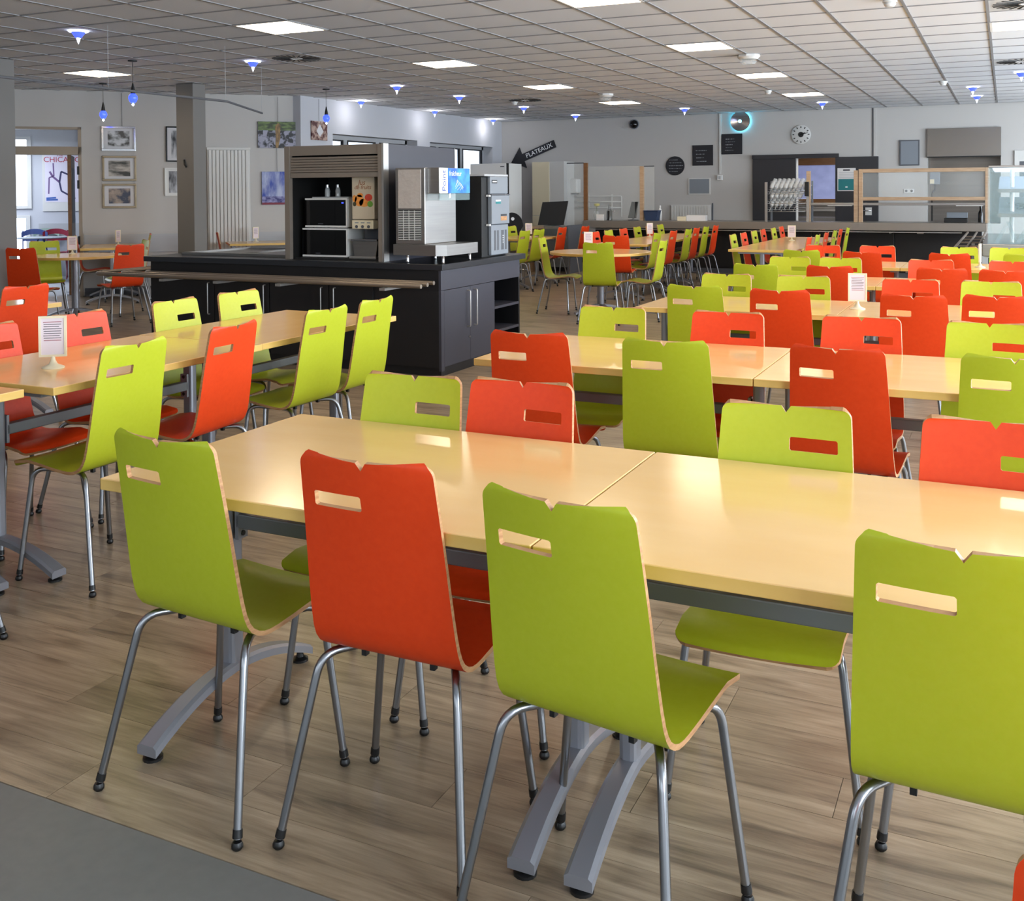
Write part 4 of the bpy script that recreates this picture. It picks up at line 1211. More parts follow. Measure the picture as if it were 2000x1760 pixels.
for a, b in ((-4.5, 8.0), (-4.1, 8.0), (-4.5, 8.37), (-4.1, 8.37)):
    pass

# ------------------------------------------------------------------ ceiling fixtures
lfm = MB()
h = GS / 2 - 0.004
for a in ((-h, h, -h, -h + .022), (-h, h, h - .022, h), (-h, -h + .022, -h + .022, h - .022), (h - .022, h, -h + .022, h - .022)):
    lfm.box(a[0], a[1], a[2], a[3], -0.004, 0.02)
LFM = lfm.mesh('frame', 'light_frame')
LDM = MB().box(-h + .022, h - .022, -h + .022, h - .022, 0.002, 0.012).mesh('diffuser', 'light_diffuser')
LLAB = {(-10, -3): 'nearest one above the drinks island', (-10, 2): 'second one back above the drinks island', (-10, 7): 'third one back in the island line', (-10, 12): 'farthest one in the island line',
        (-5, -3): 'nearest one in the middle line, cut by the top edge', (-5, 2): 'second one back in the middle line', (-5, 7): 'third one back in the middle line', (-5, 12): 'farthest one in the middle line',
        (0, 2): 'cut by the right picture edge', (-17, 0): 'beside the left pillar',
        (0, -3): 'above the second table row, out of frame', (-10, -8): 'above the left long table, out of frame', (-5, -8): 'above the front table row, out of frame', (0, -8): 'right of the front table row, out of frame',
        (5, 2): 'nearest the right windows, out of frame', (5, 7): 'far one by the right windows, out of frame', (5, -3): 'by the right windows near the camera, out of frame'}
for k, (ix, jy) in enumerate(lights):
    x, y = cell(ix, jy)
    lab = LLAB.get((ix, jy))
    t = thing('ceiling_light', 'square glowing ceiling panel light, ' + (lab or 'outside the picture frame'), 'ceiling light', (x + GS / 2, y + GS / 2, CEIL + 0.002), 0, 'ceiling panel lights')
    obj('frame', LFM, t); obj('diffuser', LDM, t)
vm = MB()
vm.box(-h, h, -h, h, 0.004, 0.012)
VPL = vm.mesh('plate', 'vent_white')
vs = MB()
for q in range(24):
    a = q * 2 * PI / 24
    r0, r1 = 0.075, 0.265
    c, s = math.cos(a), math.sin(a)
    w0, w1 = 0.003, 0.010
    i = vs.add([(r0 * c - w0 * s, r0 * s + w0 * c, 0), (r0 * c + w0 * s, r0 * s - w0 * c, 0), (r1 * c + w1 * s, r1 * s - w1 * c, 0), (r1 * c - w1 * s, r1 * s + w1 * c, 0)])
    j = vs.add([(v[0], v[1], 0.0045) for v in vs.v[i:i + 4]])
    vs.face((i + 3, i + 2, i + 1, i)); vs.face((j, j + 1, j + 2, j + 3))
    for k in range(4): vs.face((i + k, i + (k + 1) % 4, j + (k + 1) % 4, j + k))
VSL = vs.mesh('slots', 'black_matte')
VRG = MB().lathe([(0.055, 0.004), (0.055, -0.002), (0.07, -0.002), (0.07, 0.004)], n=24).mesh('centre_ring', 'vent_white')
for (ix, jy), lab in zip(vents, ('above the shutter cabinet', 'far above the ice machine', 'at the upper right picture corner', 'lower one at the right picture edge')):
    x, y = cell(ix, jy)
    t = thing('ceiling_vent', 'square swirl air vent in the ceiling, ' + lab, 'vent', (x + GS / 2, y + GS / 2, CEIL), 0, 'swirl ceiling vents')
    obj('plate', VPL, t); obj('slots', VSL, t); obj('centre_ring', VRG, t)

SPD = MB().lathe([(0.001, -0.001), (0.080, -0.001), (0.088, -0.006), (0.082, -0.012), (0.05, -0.014), (0.001, -0.014)], n=24).mesh('glass_disc', 'spot_white')
SPC = MB().lathe([(0.062, -0.0145), (0.048, -0.034), (0.024, -0.066), (0.001, -0.067)], n=18).mesh('blue_cone', 'spot_blue')
SPT = MB().lathe([(0.018, -0.0675), (0.012, -0.09), (0.001, -0.120)], n=14).mesh('tip', 'spot_white')
spots = [(-7.562, 6.766, 'nearest one at the upper left'), (-7.601, 9.218, 'just left of the shutter cabinet'), (-7.628, 12.295, 'above the drinks fountain, nearer'), (-7.61, 14.082, 'above the drinks fountain, farther'),
         (-9.369, 14.008, 'first one along the window wall'), (-9.341, 16.345, 'second one along the window wall'), (-9.443, 18.917, 'in the far left corner'), (-7.603, 16.435, 'right of the far swirl vent'),
         (-7.552, 18.72, 'above the black arrow sign'), (-5.228, 18.208, 'near the chrome wall lamp'), (-2.808, 18.117, 'above the wall clock'), (-0.438, 16.493, 'nearer of the pair at right'), (-0.42, 18.075, 'farther of the pair at right'), (0.173, 14.694, 'at the right picture edge')]
for x, y, lab in spots:
    t = thing('ceiling_spotlight', 'small white disc spotlight with blue cone, ' + lab, 'spotlight', (x, y, CEIL + 0.004), 0, 'blue cone ceiling spotlights')
    obj('glass_disc', SPD, t); obj('blue_cone', SPC, t); obj('tip', SPT, t)
    if x < -9.2:      # the spotlights beside the window wall wash it with light
        l = bpy.data.lights.new('spot_beam', 'POINT'); l.energy = 1.7; l.color = (1.0, 0.96, 0.9); l.shadow_soft_size = 0.06
        lo = bpy.data.objects.new('spot_beam', l); COL.objects.link(lo); lo.parent = t; lo.location = (0, 0, -0.20)

def pendant(x, y, drop, label):
    t = thing('pendant_lamp', label, 'lamp', (x, y, CEIL), 0, 'blue pendant lamps')
    MB().lathe([(0.001, -0.001), (0.05, -0.001), (0.05, -0.012), (0.001, -0.014)], n=18).build('ceiling_rose', 'black_matte', t)
    MB().tube([(0, 0, -0.012), (0, 0, -drop + 0.16)], 0.003, 6).build('cable', 'black_matte', t)
    MB().lathe([(0.006, -drop + .17), (0.022, -drop + .09), (0.026, -drop + .055), (0.001, -drop + .055)], n=14).build('lamp_holder', 'black_matte', t)
    g = MB().lathe([(0.024, -drop + .054), (0.045, -drop + .03), (0.05, -drop), (0.036, -drop - .035), (0.012, -drop - .055), (0.001, -drop - .058)], n=18).build('glass_bulb', 'bulb_blue', t)
    MB().lathe([(0.001, -drop - .06), (0.016, -drop - .066), (0.001, -drop - .085)], n=10).build('bulb_tip', 'bulb_core', g)
pendant(-8.70, 8.52, 0.42, 'blue glass pendant lamp on a cable, nearest the left ceiling panel')
pendant(-10.85, 10.1, 0.42, 'blue glass pendant lamp above the three framed pictures')
pendant(-8.73, 12.17, 0.42, 'blue glass pendant lamp beside the small red picture')

for x, y, lab in ((-2.543, 11.366, 'large white ceiling motion detector beside the middle panel light'), (-5.509, 14.888, 'white ceiling detector beside the far island panel light')):
    t = thing('ceiling_sensor', lab, 'sensor', (x, y, CEIL))
    MB().lathe([(0.001, 0.003), (0.12, 0.003), (0.125, -0.02), (0.10, -0.045), (0.001, -0.045)], n=8).build('housing', 'white_plastic', t)
    MB().lathe([(0.07, -0.045), (0.095, -0.07), (0.07, -0.10), (0.001, -0.105)], n=8).build('lens', 'glassware', t)
for x, y, lab in ((-3.192, 15.552, 'round white smoke detector left of the far panel light'), (-0.782, 15.421, 'round white smoke detector near the right spotlights'), (-0.82, 8.578, 'round white smoke detector at the top picture edge'), (-7.299, 15.418, 'round white smoke detector beside the far swirl vent')):
    t = thing('smoke_detector', lab, 'detector', (x, y, CEIL))
    MB().lathe([(0.001, 0.004), (0.055, 0.004), (0.055, -0.02), (0.001, -0.02)], n=18).build('base', 'white_plastic', t)
    MB().lathe([(0.042, -0.0205), (0.046, -0.035), (0.03, -0.055), (0.001, -0.056)], n=18).build('cap', 'white_plastic', t)

hr = thing('hanging_rail', 'thin metal exhibition rail hung from the ceiling on wires', 'rail')
MB().tube([(-7.14, 4.2, 2.4), (-7.09, 8.19, 2.4), (-7.79, 9.60, 2.4)], 0.012, 8).build('rod', 'grey_dark', hr)
for p in ((-7.10, 6.67), (-7.09, 8.17), (-7.78, 9.58), (-7.13, 5.0)):
    MB().tube([(p[0], p[1], 2.41), (p[0], p[1], CEIL + 0.003)], 0.0022, 5).build('wire', 'grey_light', hr)

# ------------------------------------------------------------------ things on the diagonal wall (local x = -distance from corner, y < 0 towards the room)
def dthing(name, label, cat, s, group=None):
    t = thing(name, label, cat, (0, 0, 0), 0, group)
    t.matrix_world = DR @ Matrix.Translation((-s, 0, 0))
    return t
def frame_parts(t, w, z0, z1, fm, fw, inner, pm, mat_m='mat_board', pw=None):
    f = MB()
    f.box(-w / 2, w / 2, -0.025, -0.002, z0, z0 + fw, 0, .003); f.box(-w / 2, w / 2, -0.025, -0.002, z1 - fw, z1, 0, .003)
    f.box(-w / 2, -w / 2 + fw, -0.025, -0.002, z0 + fw, z1 - fw, 0, .003); f.box(w / 2 - fw, w / 2, -0.025, -0.002, z0 + fw, z1 - fw, 0, .003)
    f.build('frame', fm, t)
    bx('mount', mat_m, -w / 2 + fw, w / 2 - fw, -0.010, -0.004, z0 + fw, z1 - fw, t)
    bx('print', pm, -w / 2 + inner, w / 2 - inner, -0.012, -0.010, z0 + inner * .8, z1 - inner * .8, t)
G = 'three framed photographs on the diagonal wall'
t = dthing('framed_picture', 'silver-framed landscape photograph, top of the three beside the doorway', 'picture', 2.598, G); frame_parts(t, 0.465, 2.093, 2.45, 'chrome', 0.03, 0.085, 'photo_a')
t = dthing('framed_picture', 'silver-framed landscape photograph, middle of the three beside the doorway', 'picture', 2.593, G); frame_parts(t, 0.465, 1.66, 2.023, 'bronze_frame', 0.03, 0.085, 'photo_b')
t = dthing('framed_picture', 'silver-framed landscape photograph, bottom of the three beside the doorway', 'picture', 2.596, G); frame_parts(t, 0.465, 1.266, 1.619, 'bronze_frame', 0.03, 0.085, 'photo_c')
t = dthing('framed_picture', 'black-framed upright photograph half hidden by the grey pillar', 'picture', 1.765); frame_parts(t, 0.37, 1.94, 2.46, 'black_gloss', 0.02, 0.075, 'photo_d')
t = dthing('framed_picture', 'white-framed seascape photograph half hidden by the grey pillar', 'picture', 1.745); frame_parts(t, 0.46, 1.436, 1.85, 'white_plastic', 0.02, 0.06, 'photo_d', 'white_plastic')
pw = dthing('picture_wire', 'thin hanging wire above the three framed photographs', 'wire', 2.55)
MB().tube([(0, -0.012, 2.45), (0, -0.012, 2.93)], 0.003, 5).build('strand', 'grey_dark', pw)
ra = dthing('wall_radiator', 'tall white ribbed panel radiator behind the island', 'radiator', 1.063)
bx('panel', 'steel_white', -0.308, 0.308, -0.05, -0.012, 0.45, 2.15, ra, 0.006)
bx('top_bar', 'steel_white', -0.315, 0.315, -0.075, -0.01, 2.12, 2.155, ra, 0.004)
for k in range(11): bx('rib', 'steel_white', -0.29 + k * 0.0535, -0.25 + k * 0.0535, -0.068, -0.050, 0.48, 2.115, ra, 0.006)
for a in (-0.2, 0.2): bx('wall_bracket', 'steel_white', a - .015, a + .015, -0.012, -0.001, 0.6, 2.0, ra)
cv = dthing('wall_canvas', 'wide green and black crowd painting hung by a wire', 'painting', 0.33)
bx('canvas', 'art_crowd', -0.30, 0.29, -0.03, -0.005, 2.153, 2.553, cv, 0.003)
bx('green_band', 'art_green', -0.298, 0.288, -0.0315, -0.030, 2.42, 2.551, cv)
MB().prism([(-0.04, 2.16), (0.0, 2.155), (0.03, 2.3), (0.035, 2.5), (0.0, 2.535), (-0.045, 2.48), (-0.035, 2.3)], -0.033, -0.0312).build('ochre_figure', 'art_ochre', cv)
MB().tube([(0, -0.02, 2.553), (0, -0.02, 2.93)], 0.003, 5).build('hanging_wire', 'grey_dark', cv)
cv = dthing('wall_canvas', 'blue abstract painting with a red foot, left of the shutter cabinet', 'painting', 0.40)
bx('canvas', 'art_blue', -0.18, 0.18, -0.03, -0.005, 1.293, 1.795, cv, 0.003)
bx('violet_band', 'art_violet', -0.179, 0.179, -0.0315, -0.030, 1.32, 1.42, cv)
bx('red_band', 'art_red', -0.179, 0.179, -0.0325, -0.0302, 1.294, 1.325, cv)
MB().tube([(0.05, -0.02, 1.795), (0.05, -0.02, 2.15)], 0.003, 5).build('hanging_wire', 'grey_dark', cv)
rd = thing('wall_canvas', 'small dark red painting beside the high window', 'painting')
bx('canvas', 'art_maroon', LX + 0.005, LX + 0.03, 13.075, 13.48, 2.29, 2.585, rd, 0.003)
MB().prism([(13.19, 2.43), (13.28, 2.34), (13.37, 2.43), (13.28, 2.54)], LX + 0.0302, LX + 0.032, 0, 'yz').build('diamond_motif', 'mat_board', rd)
MB().tube([(LX + 0.015, 13.28, 2.585), (LX + 0.015, 13.28, 2.93)], 0.003, 5).build('hanging_wire', 'grey_dark', rd)

# ------------------------------------------------------------------ things on the far wall
FW = FY
ar = thing('arrow_sign', 'black arrow sign lettered in white, pointing down left', 'sign')
cx, cz = -8.93, 2.272
ang = math.atan2(2.497 - 2.21, -8.50 + 9.25)
ar.matrix_world = Matrix.Translation((cx, FW - 0.012, cz)) @ Matrix.Rotation(-ang, 4, 'Y')
MB().prism([(-0.56, 0.0), (-0.26, -0.23), (-0.26, -0.08), (0.52, -0.08), (0.52, 0.08), (-0.26, 0.08), (-0.26, 0.23)], -0.012, 0.010).build('board', 'chalkboard', ar)
text_obj('PLATEAUX', 0.132, 'white_ink', ar, 'lettering', (0.135, -0.0135, 0.0), (PI / 2, 0, 0), 0.001)
ca = thing('dome_camera', 'small dark dome camera high on the far wall', 'camera')
MB().lathe([(0.001, 0), (0.10, 0), (0.10, 0.02), (0.001, 0.02)], (-6.718, FW - 0.022, 2.80), 20, 0, Matrix.Rotation(-PI / 2, 3, 'X')).build('mount', 'grey_panel', ca)
MB().lathe([(0.085, 0), (0.075, 0.04), (0.045, 0.07), (0.001, 0.08)], (-6.718, FW - 0.023, 2.80), 20, 0, Matrix.Rotation(PI / 2, 3, 'X')).build('dome', 'black_gloss', ca)
wl = thing('wall_lamp', 'round chrome wall lamp with a cyan glow behind it', 'lamp')
AX = Matrix.Rotation(PI / 2, 3, 'X')
MB().lathe([(0.001, 0.002), (0.17, 0.002), (0.17, 0.03), (0.001, 0.03)], (-4.58, FW, 2.785), 28, 0, AX).build('glow_ring', 'glow_cyan', wl)
MB().lathe([(0.001, 0.045), (0.185, 0.045), (0.19, 0.055), (0.185, 0.065), (0.03, 0.075), (0.001, 0.075)], (-4.58, FW, 2.785), 36, 0, AX).build('disc', 'chrome', wl)
MB().lathe([(0.03, 0.0755), (0.03, 0.085), (0.001, 0.088)], (-4.58, FW, 2.785), 18, 0, AX).build('centre_lens', 'glow_cyan', wl)
ck = thing('wall_clock', 'round white wall clock with black hub above the kitchen door', 'clock')
CX, CZ = -3.449, 2.497
MB().lathe([(0.001, 0.001), (0.172, 0.001), (0.178, 0.03), (0.170, 0.035), (0.001, 0.035)], (CX, FW, CZ), 36, 0, AX).build('dial', 'steel_white', ck)
tk = MB()
for k in range(12):
    a = k * PI / 6
    c, s = math.sin(a), math.cos(a)
    r0, r1, w = 0.122, 0.155, 0.009
    i = tk.add([(CX + r0 * c - w * s, FW - 0.0362, CZ + r0 * s + w * c), (CX + r0 * c + w * s, FW - 0.0362, CZ + r0 * s - w * c), (CX + r1 * c + w * s, FW - 0.0362, CZ + r1 * s - w * c), (CX + r1 * c - w * s, FW - 0.0362, CZ + r1 * s + w * c)])
    tk.face((i, i + 1, i + 2, i + 3))
tk.build('hour_marks', 'black_matte', ck)
MB().lathe([(0.05, 0.036), (0.05, 0.043), (0.001, 0.044)], (CX, FW, CZ), 20, 0, AX).build('hub', 'black_matte', ck)
def hand(L, w, a, name):
    c, s = math.sin(a), math.cos(a)
    MB().tube([(CX, FW - 0.046, CZ), (CX + L * c, FW - 0.046, CZ + L * s)], [w, w * .6], 6).build(name, 'black_matte', ck)
hand(0.13, 0.008, math.radians(76), 'minute_hand'); hand(0.085, 0.011, math.radians(66), 'hour_hand')
def chalk_lines(t, x0, x1, z0, z1, n, seed):
    rnd = random.Random(seed)
    mb = MB()
    for k in range(n):
        z = z1 - (z1 - z0) * (k + .5) / n
        x = x0 + 0.02 * rnd.random(); e = x1 - (x1 - x0) * 0.4 * rnd.random()
        while x < e:
            w = 0.012 + 0.02 * rnd.random(); hh = 0.010 + 0.012 * rnd.random()
            mb.box(x, x + w, FW - 0.0275, FW - 0.0262, z - hh / 2, z + hh / 2 - 0.006)
            x += w + 0.010
    mb.build('chalk_writing', 'chalk', t)
t = thing('chalkboard_sign', 'square black chalkboard, lower of the two on the far wall', 'chalkboard'); bx('board', 'chalkboard', -5.523, -5.118, FW - 0.026, FW - 0.002, 1.951, 2.348, t, .003); chalk_lines(t, -5.46, -5.2, 2.0, 2.28, 4, 3)
t = thing('chalkboard_sign', 'square black chalkboard, upper of the two below the chrome lamp', 'chalkboard'); bx('board', 'chalkboard', -4.946, -4.551, FW - 0.026, FW - 0.002, 2.158, 2.551, t, .003); chalk_lines(t, -4.88, -4.66, 2.21, 2.48, 5, 5)
t = thing('chalkboard_sign', 'round black chalkboard on the far wall', 'chalkboard')
MB().lathe([(0.001, 0.002), (0.188, 0.002), (0.188, 0.026), (0.001, 0.026)], (-5.875, FW, 1.954), 40, 0, AX).build('board', 'chalkboard', t); chalk_lines(t, -6.0, -5.72, 1.82, 2.10, 5, 8)
t = thing('notice_board', 'small grey notice board in a white frame below the chalkboards', 'notice board')
bx('frame', 'steel_white', -5.607, -5.17, FW - 0.022, FW - 0.002, 1.385, 1.709, t, .003); bx('surface', 'grey_panel', -5.585, -5.192, FW - 0.024, FW - 0.022, 1.407, 1.69, t)
t = thing('notice_board', 'tall grey notice board left of the steel hood', 'notice board')
bx('frame', 'grey_dark', -1.724, -1.389, FW - 0.03, FW - 0.002, 1.889, 2.346, t, .003); bx('surface', 'grey_panel', -1.70, -1.413, FW - 0.032, FW - 0.03, 1.91, 2.325, t)
t = thing('wall_radiator', 'low white panel radiator on the far wall behind the counter', 'radiator')
bx('panel', 'steel_white', -5.95, -5.151, FW - 0.07, FW - 0.012, 0.5, 1.187, t, .006)
for k in range(14): bx('rib', 'steel_white', -5.93 + k * .055, -5.90 + k * .055, FW - 0.084, FW - 0.07, 0.53, 1.16, t)
for a in (-5.8, -5.3): bx('wall_bracket', 'steel_white', a - .015, a + .015, FW - .012, FW - .001, 0.6, 1.1, t)
MB().tube([(-5.12, FW - .05, 0.6), (-5.12, FW - .05, 1.22)], 0.014, 8).build('valve', 'grey_dark', t)
t = thing('wall_socket', 'white switch box at the foot of the cable duct', 'switch'); bx('box', 'white_plastic', -5.03, -4.93, FW - 0.05, FW - 0.002, 1.66, 1.76, t, .006); bx('rocker', 'grey_light', -5.0, -4.96, FW - .054, FW - .05, 1.68, 1.74, t)
t = thing('wall_socket', 'double white socket seen through the serving guard', 'socket'); bx('plate', 'white_plastic', -1.65, -1.48, FW - 0.014, FW - 0.002, 1.40, 1.47, t, .003)
for a in (-1.61, -1.52): MB().cyl((a, FW - .0141, 1.435), 0.022, -0.002, 14, 0, 'y').build('outlet', 'grey_dark', t)
t = thing('hand_dryer', 'white paper towel dispenser behind the left plexiglass screen', 'dispenser'); bx('housing', 'white_plastic', -8.13, -7.87, FW - 0.22, FW - 0.002, 1.42, 1.72, t, .03); bx('slot', 'grey_dark', -8.10, -7.90, FW - 0.20, FW - 0.05, 1.405, 1.419, t)
t = thing('wall_pipe', 'white pipes running along the far wall behind the cash desk', 'pipes')
for k, zz in enumerate((1.36, 1.25, 1.13)):
    MB().tube(arc_path([(-7.95, FW - .05, zz), (-6.98 - (0.0), FW - .05, zz)] + ([(-6.98, FW - .05, 0.95)] if k == 0 else []), 0.03, 3), 0.015, 8).build('pipe', 'steel_white', t)
for a in (-7.7, -7.2): bx('clip', 'steel_white', a - .01, a + .01, FW - .04, FW - .001, 1.10, 1.40, t)
t = thing('tall_cupboard', 'tall beige and white cupboard in the far left corner', 'cupboard'); bx('body', 'steel_white', -8.72, -8.02, FW - 0.55, FW - 0.004, 0.02, 2.07, t, .004)
bx('upper_door', 'cream_plastic', -8.715, -8.34, FW - 0.572, FW - 0.551, 0.98, 2.065, t, .003); bx('lower_door', 'cream_plastic', -8.715, -8.34, FW - 0.572, FW - 0.551, 0.07, 0.97, t, .003); bx('plinth', 'grey_dark', -8.7, -8.04, FW - .54, FW - .004, 0.0, 0.02, t)
t = thing('tall_fridge', 'white upright fridge behind the ice machine', 'fridge')
bx('cabinet', 'white_plastic', -9.21, -8.45, 17.52, 18.15, 0.04, 2.0, t, .006); bx('door', 'white_plastic', -9.21, -8.45, 17.46, 17.518, 0.06, 2.0, t, .008); bx('door_seal', 'black_rubber', -8.449, -8.43, 17.47, 17.54, 0.06, 2.0, t)
bx('nameplate', 'grey_dark', -8.57, -8.49, 17.457, 17.46, 1.93, 1.95, t)
for a in (-9.15, -8.5): bx('foot', 'black_rubber', a - .02, a + .02, 17.6, 17.64, 0.0, 0.04, t)

# ------------------------------------------------------------------ serving counter
CY0, CY1 = 17.62, 18.42
tag(MB().box(-6.98, -0.26, CY0, CY1, 0.80, 0.928, 0, 0.006).build('serving_worktop', 'counter_steel'), 'long stainless worktop of the serving counter', 'worktop')
xs = [-6.95, -5.62, -4.3, -2.98, -1.66, -0.34]
for k in range(5):
    t = thing('counter_cabinet', 'black counter cabinet, %s from left under the stainless worktop' % ORD[k], 'cabinet', (0, 0, 0), 0, 'black cabinets of the serving counter')
    bx('body', 'island_black', xs[k] + .004, xs[k + 1] - .004, 18.2, 18.41, 0.08, 0.797, t); bx('front_panel', 'island_black', xs[k] + .006, xs[k + 1] - .006, 18.18, 18.199, 0.10, 0.79, t, .002)
    bx('joint_strip', 'grey_dark', xs[k + 1] - .012, xs[k + 1] - .005, 18.176, 18.18, 0.10, 0.79, t); bx('plinth', 'grey_dark', xs[k] + .004, xs[k + 1] - .004, 18.21, 18.4, 0.0, 0.08, t)
    bx('handle', 'alu', xs[k] + .35, xs[k] + .45, 18.165, 18.18, 0.735, 0.75, t)
tr = thing('tray_slide', 'slim metal tray ledge below the stainless serving worktop', 'tray slide'); bx('ledge', 'alu', -6.95, -0.62, 17.60, 17.78, 0.772, 0.784, tr); 
for a in (-6.5, -4.9, -3.3, -1.7): bx('bracket', 'alu', a, a + .03, 17.7, 18.178, 0.755, 0.771, tr)
# cash desk
t = thing('cash_desk', 'low cash desk with pale wood ledges and dark kick panel', 'desk')
bx('top', 'wood_pale', -7.85, -7.02, 17.05, 17.75, 0.79, 0.83, t, .004); bx('lower_ledge', 'wood_pale', -7.85, -7.02, 17.08, 17.4, 0.62, 0.65, t, .004); bx('kick_panel', 'black_matte', -7.8, -7.05, 17.45, 17.7, 0.0, 0.79, t)
bx('side_panel', 'grey_dark', -7.02, -6.985, 16.95, 17.6, 0.0, 0.86, t); bx('side_panel', 'wood_pale', -7.85, -7.81, 17.08, 17.44, 0.0, 0.79, t)
t = thing('cash_monitor', 'black till monitor seen from behind on the cash desk', 'monitor', (-7.46, 17.35, 0.831), 0.25)
MB().prism([(-0.27, 0.02), (0.20, 0.02), (0.29, 0.46), (-0.18, 0.44)], -0.03, 0.03).build('screen_back', 'black_matte', t); MB().lathe([(0.14, 0), (0.14, 0.012), (0.03, 0.02), (0.03, 0.08)], (0, 0.05, 0), 16).build('stand', 'black_matte', t)
t = thing('cash_monitor', 'small dark till screen behind the wooden post', 'monitor', (-6.12, 17.95, 0.929), -0.5)
MB().prism([(-0.12, 0.04), (0.06, 0.04), (0.12, 0.34), (-0.02, 0.34)], -0.02, 0.02).build('screen_back', 'black_matte', t); MB().lathe([(0.10, 0), (0.10, 0.012), (0.02, 0.02), (0.02, 0.06)], n=14).build('stand', 'grey_dark', t)
def screen(label, x0, x1, z0, z1, y, posts, glass='plexi', top=None):
    t = thing('plexiglass_screen', label, 'screen', (0, 0, 0), 0, 'plexiglass screens on the counter')
    bx('sheet', glass, x0, x1, y - .003, y + .003, z0, z1, t)
    for a, m in posts: bx('post', m, a - .035, a + .035, y - .03, y + .03, z0 - .005, z1 + .01, t)
    if top: bx('top_strip', 'grey_dark', x0, x1, y - .006, y + .006, z1, z1 + .02, t)
screen('clear plexiglass screen with brown post beside the cash desk', -7.40, -7.06, 0.84, 1.98, 17.9, [(-7.02, 'wood_brown')], 'plexi', True)
screen('clear plexiglass screen between the two wooden posts of the counter', -6.985, -5.97, 0.935, 1.92, 17.9, [], 'plexi')
screen('narrow plexiglass screen right of the pale wooden post', -5.895, -5.70, 0.935, 1.90, 17.9, [(-5.932, 'wood_pale')], 'plexi', True)
screen('smoked low plexiglass panel hanging in front of the cash desk', -7.45, -6.98, 0.12, 0.86, 16.93, [], 'plexi_smoke')
# small things on the counter
def lath(name, label, cat, x, y, z, prof, m, cap=None, capm=None, n=14):
    t = thing(name, label, cat, (x, y, z))
    MB().lathe(prof, n=n).build('body', m, t)
    if cap: MB().lathe(cap, n=n).build('cap', capm, t)
    return t
lath('soap_bottle', 'black pump bottle standing on the counter behind the plexiglass', 'bottle', -6.58, 17.95, 0.929, [(0.001, 0), (0.055, 0), (0.055, 0.17), (0.03, 0.2), (0.001, 0.2)], 'bottle_black', [(0.02, 0.201), (0.02, 0.28), (0.001, 0.285)], 'bottle_black')
lath('spray_bottle', 'slim white bottle beside the blue box on the counter', 'bottle', -5.66, 18.1, 0.929, [(0.001, 0), (0.035, 0), (0.035, 0.18), (0.015, 0.22), (0.001, 0.22)], 'white_plastic', [(0.018, 0.221), (0.018, 0.27), (0.001, 0.272)], 'white_plastic')
t = thing('cutlery_box', 'dark blue plastic box on the counter right of the post', 'box', (-5.74, 17.9, 0.929)); MB().prism([(-0.1, 0), (0.1, 0), (0.13, 0.17), (-0.13, 0.17)], -0.1, 0.1).build('tub', 'bin_blue', t); bx('lid', 'bin_blue', -0.135, 0.135, -0.11, 0.11, 0.171, 0.185, t, .003)
t = thing('paper_stack', 'small stack of white and buff papers on the counter', 'papers', (-4.95, 18.0, 0.929), 0.1); bx('sheets', 'paper', -0.17, 0.17, -0.1, 0.1, 0, 0.10, t); bx('folder', 'cream_plastic', -0.33, -0.175, -0.1, 0.1, 0, 0.075, t)
t = thing('flower_vase', 'pale glass vase with a yellow flower behind the plexiglass', 'vase', (-6.93, 18.2, 0.929)); MB().lathe([(0.04, 0), (0.06, 0.08), (0.05, 0.16), (0.045, 0.16)], n=14).build('vase', 'glassware', t); MB().tube([(0, 0, 0.02), (0.01, 0, 0.25)], 0.005, 5).build('stem', 'leaf_green', t); MB().lathe([(0.001, 0.24), (0.05, 0.26), (0.06, 0.30), (0.001, 0.31)], (0.01, 0, 0), 10).build('bloom', 'flower_yellow', t)
t = thing('sink_tap', 'curved steel mixer tap behind the counter', 'tap', (-6.68, 18.3, 0.929)); MB().tube(arc_path([(0, 0, 0), (0, 0, 0.18), (0, -0.12, 0.18), (0, -0.12, 0.12)], 0.05), 0.012, 8).build('spout', 'tap_steel', t); MB().tube([(0, 0, 0.12), (0.09, 0, 0.17)], 0.008, 6).build('lever', 'tap_steel', t); MB().lathe([(0.03, 0), (0.03, 0.02), (0.001, 0.02)], n=12).build('base', 'tap_steel', t)
t = thing('card_holder', 'low white card holder on the counter beside the black bottle', 'holder', (-6.85 + 0.17, 17.8, 0.929)); bx('frame', 'white_plastic', -0.10, 0.05, -0.01, 0.01, 0, 0.11, t, .003); bx('card', 'paper', -0.09, 0.04, -0.0115, -0.0105, 0.01, 0.10, t)
t = thing('office_chair', 'black swivel chair with rounded back beside the cash desk', 'chair', (-7.83, 16.4, 0), 0.35)
MB().prism([(0.20 * math.cos(a) * (1 - 0.15 * (math.sin(a) < 0)), 0.86 + 0.24 * math.sin(a)) for a in [k * 2 * PI / 28 for k in range(28)]], -0.05, 0.02).build('backrest', 'felt_black', t)
MB().lathe([(0.001, 0.44), (0.2, 0.44), (0.23, 0.47), (0.22, 0.52), (0.001, 0.53)], (0, 0.22, 0), 24).build('seat', 'felt_black', t); MB().tube([(0, 0.22, 0.06), (0, 0.22, 0.44)], 0.025, 10).build('column', 'chrome', t)
MB().tube(arc_path([(0, -0.02, 0.75), (0, -0.02, 0.43), (0, 0.15, 0.43)], 0.08), 0.018, 8).build('back_bar', 'black_matte', t)
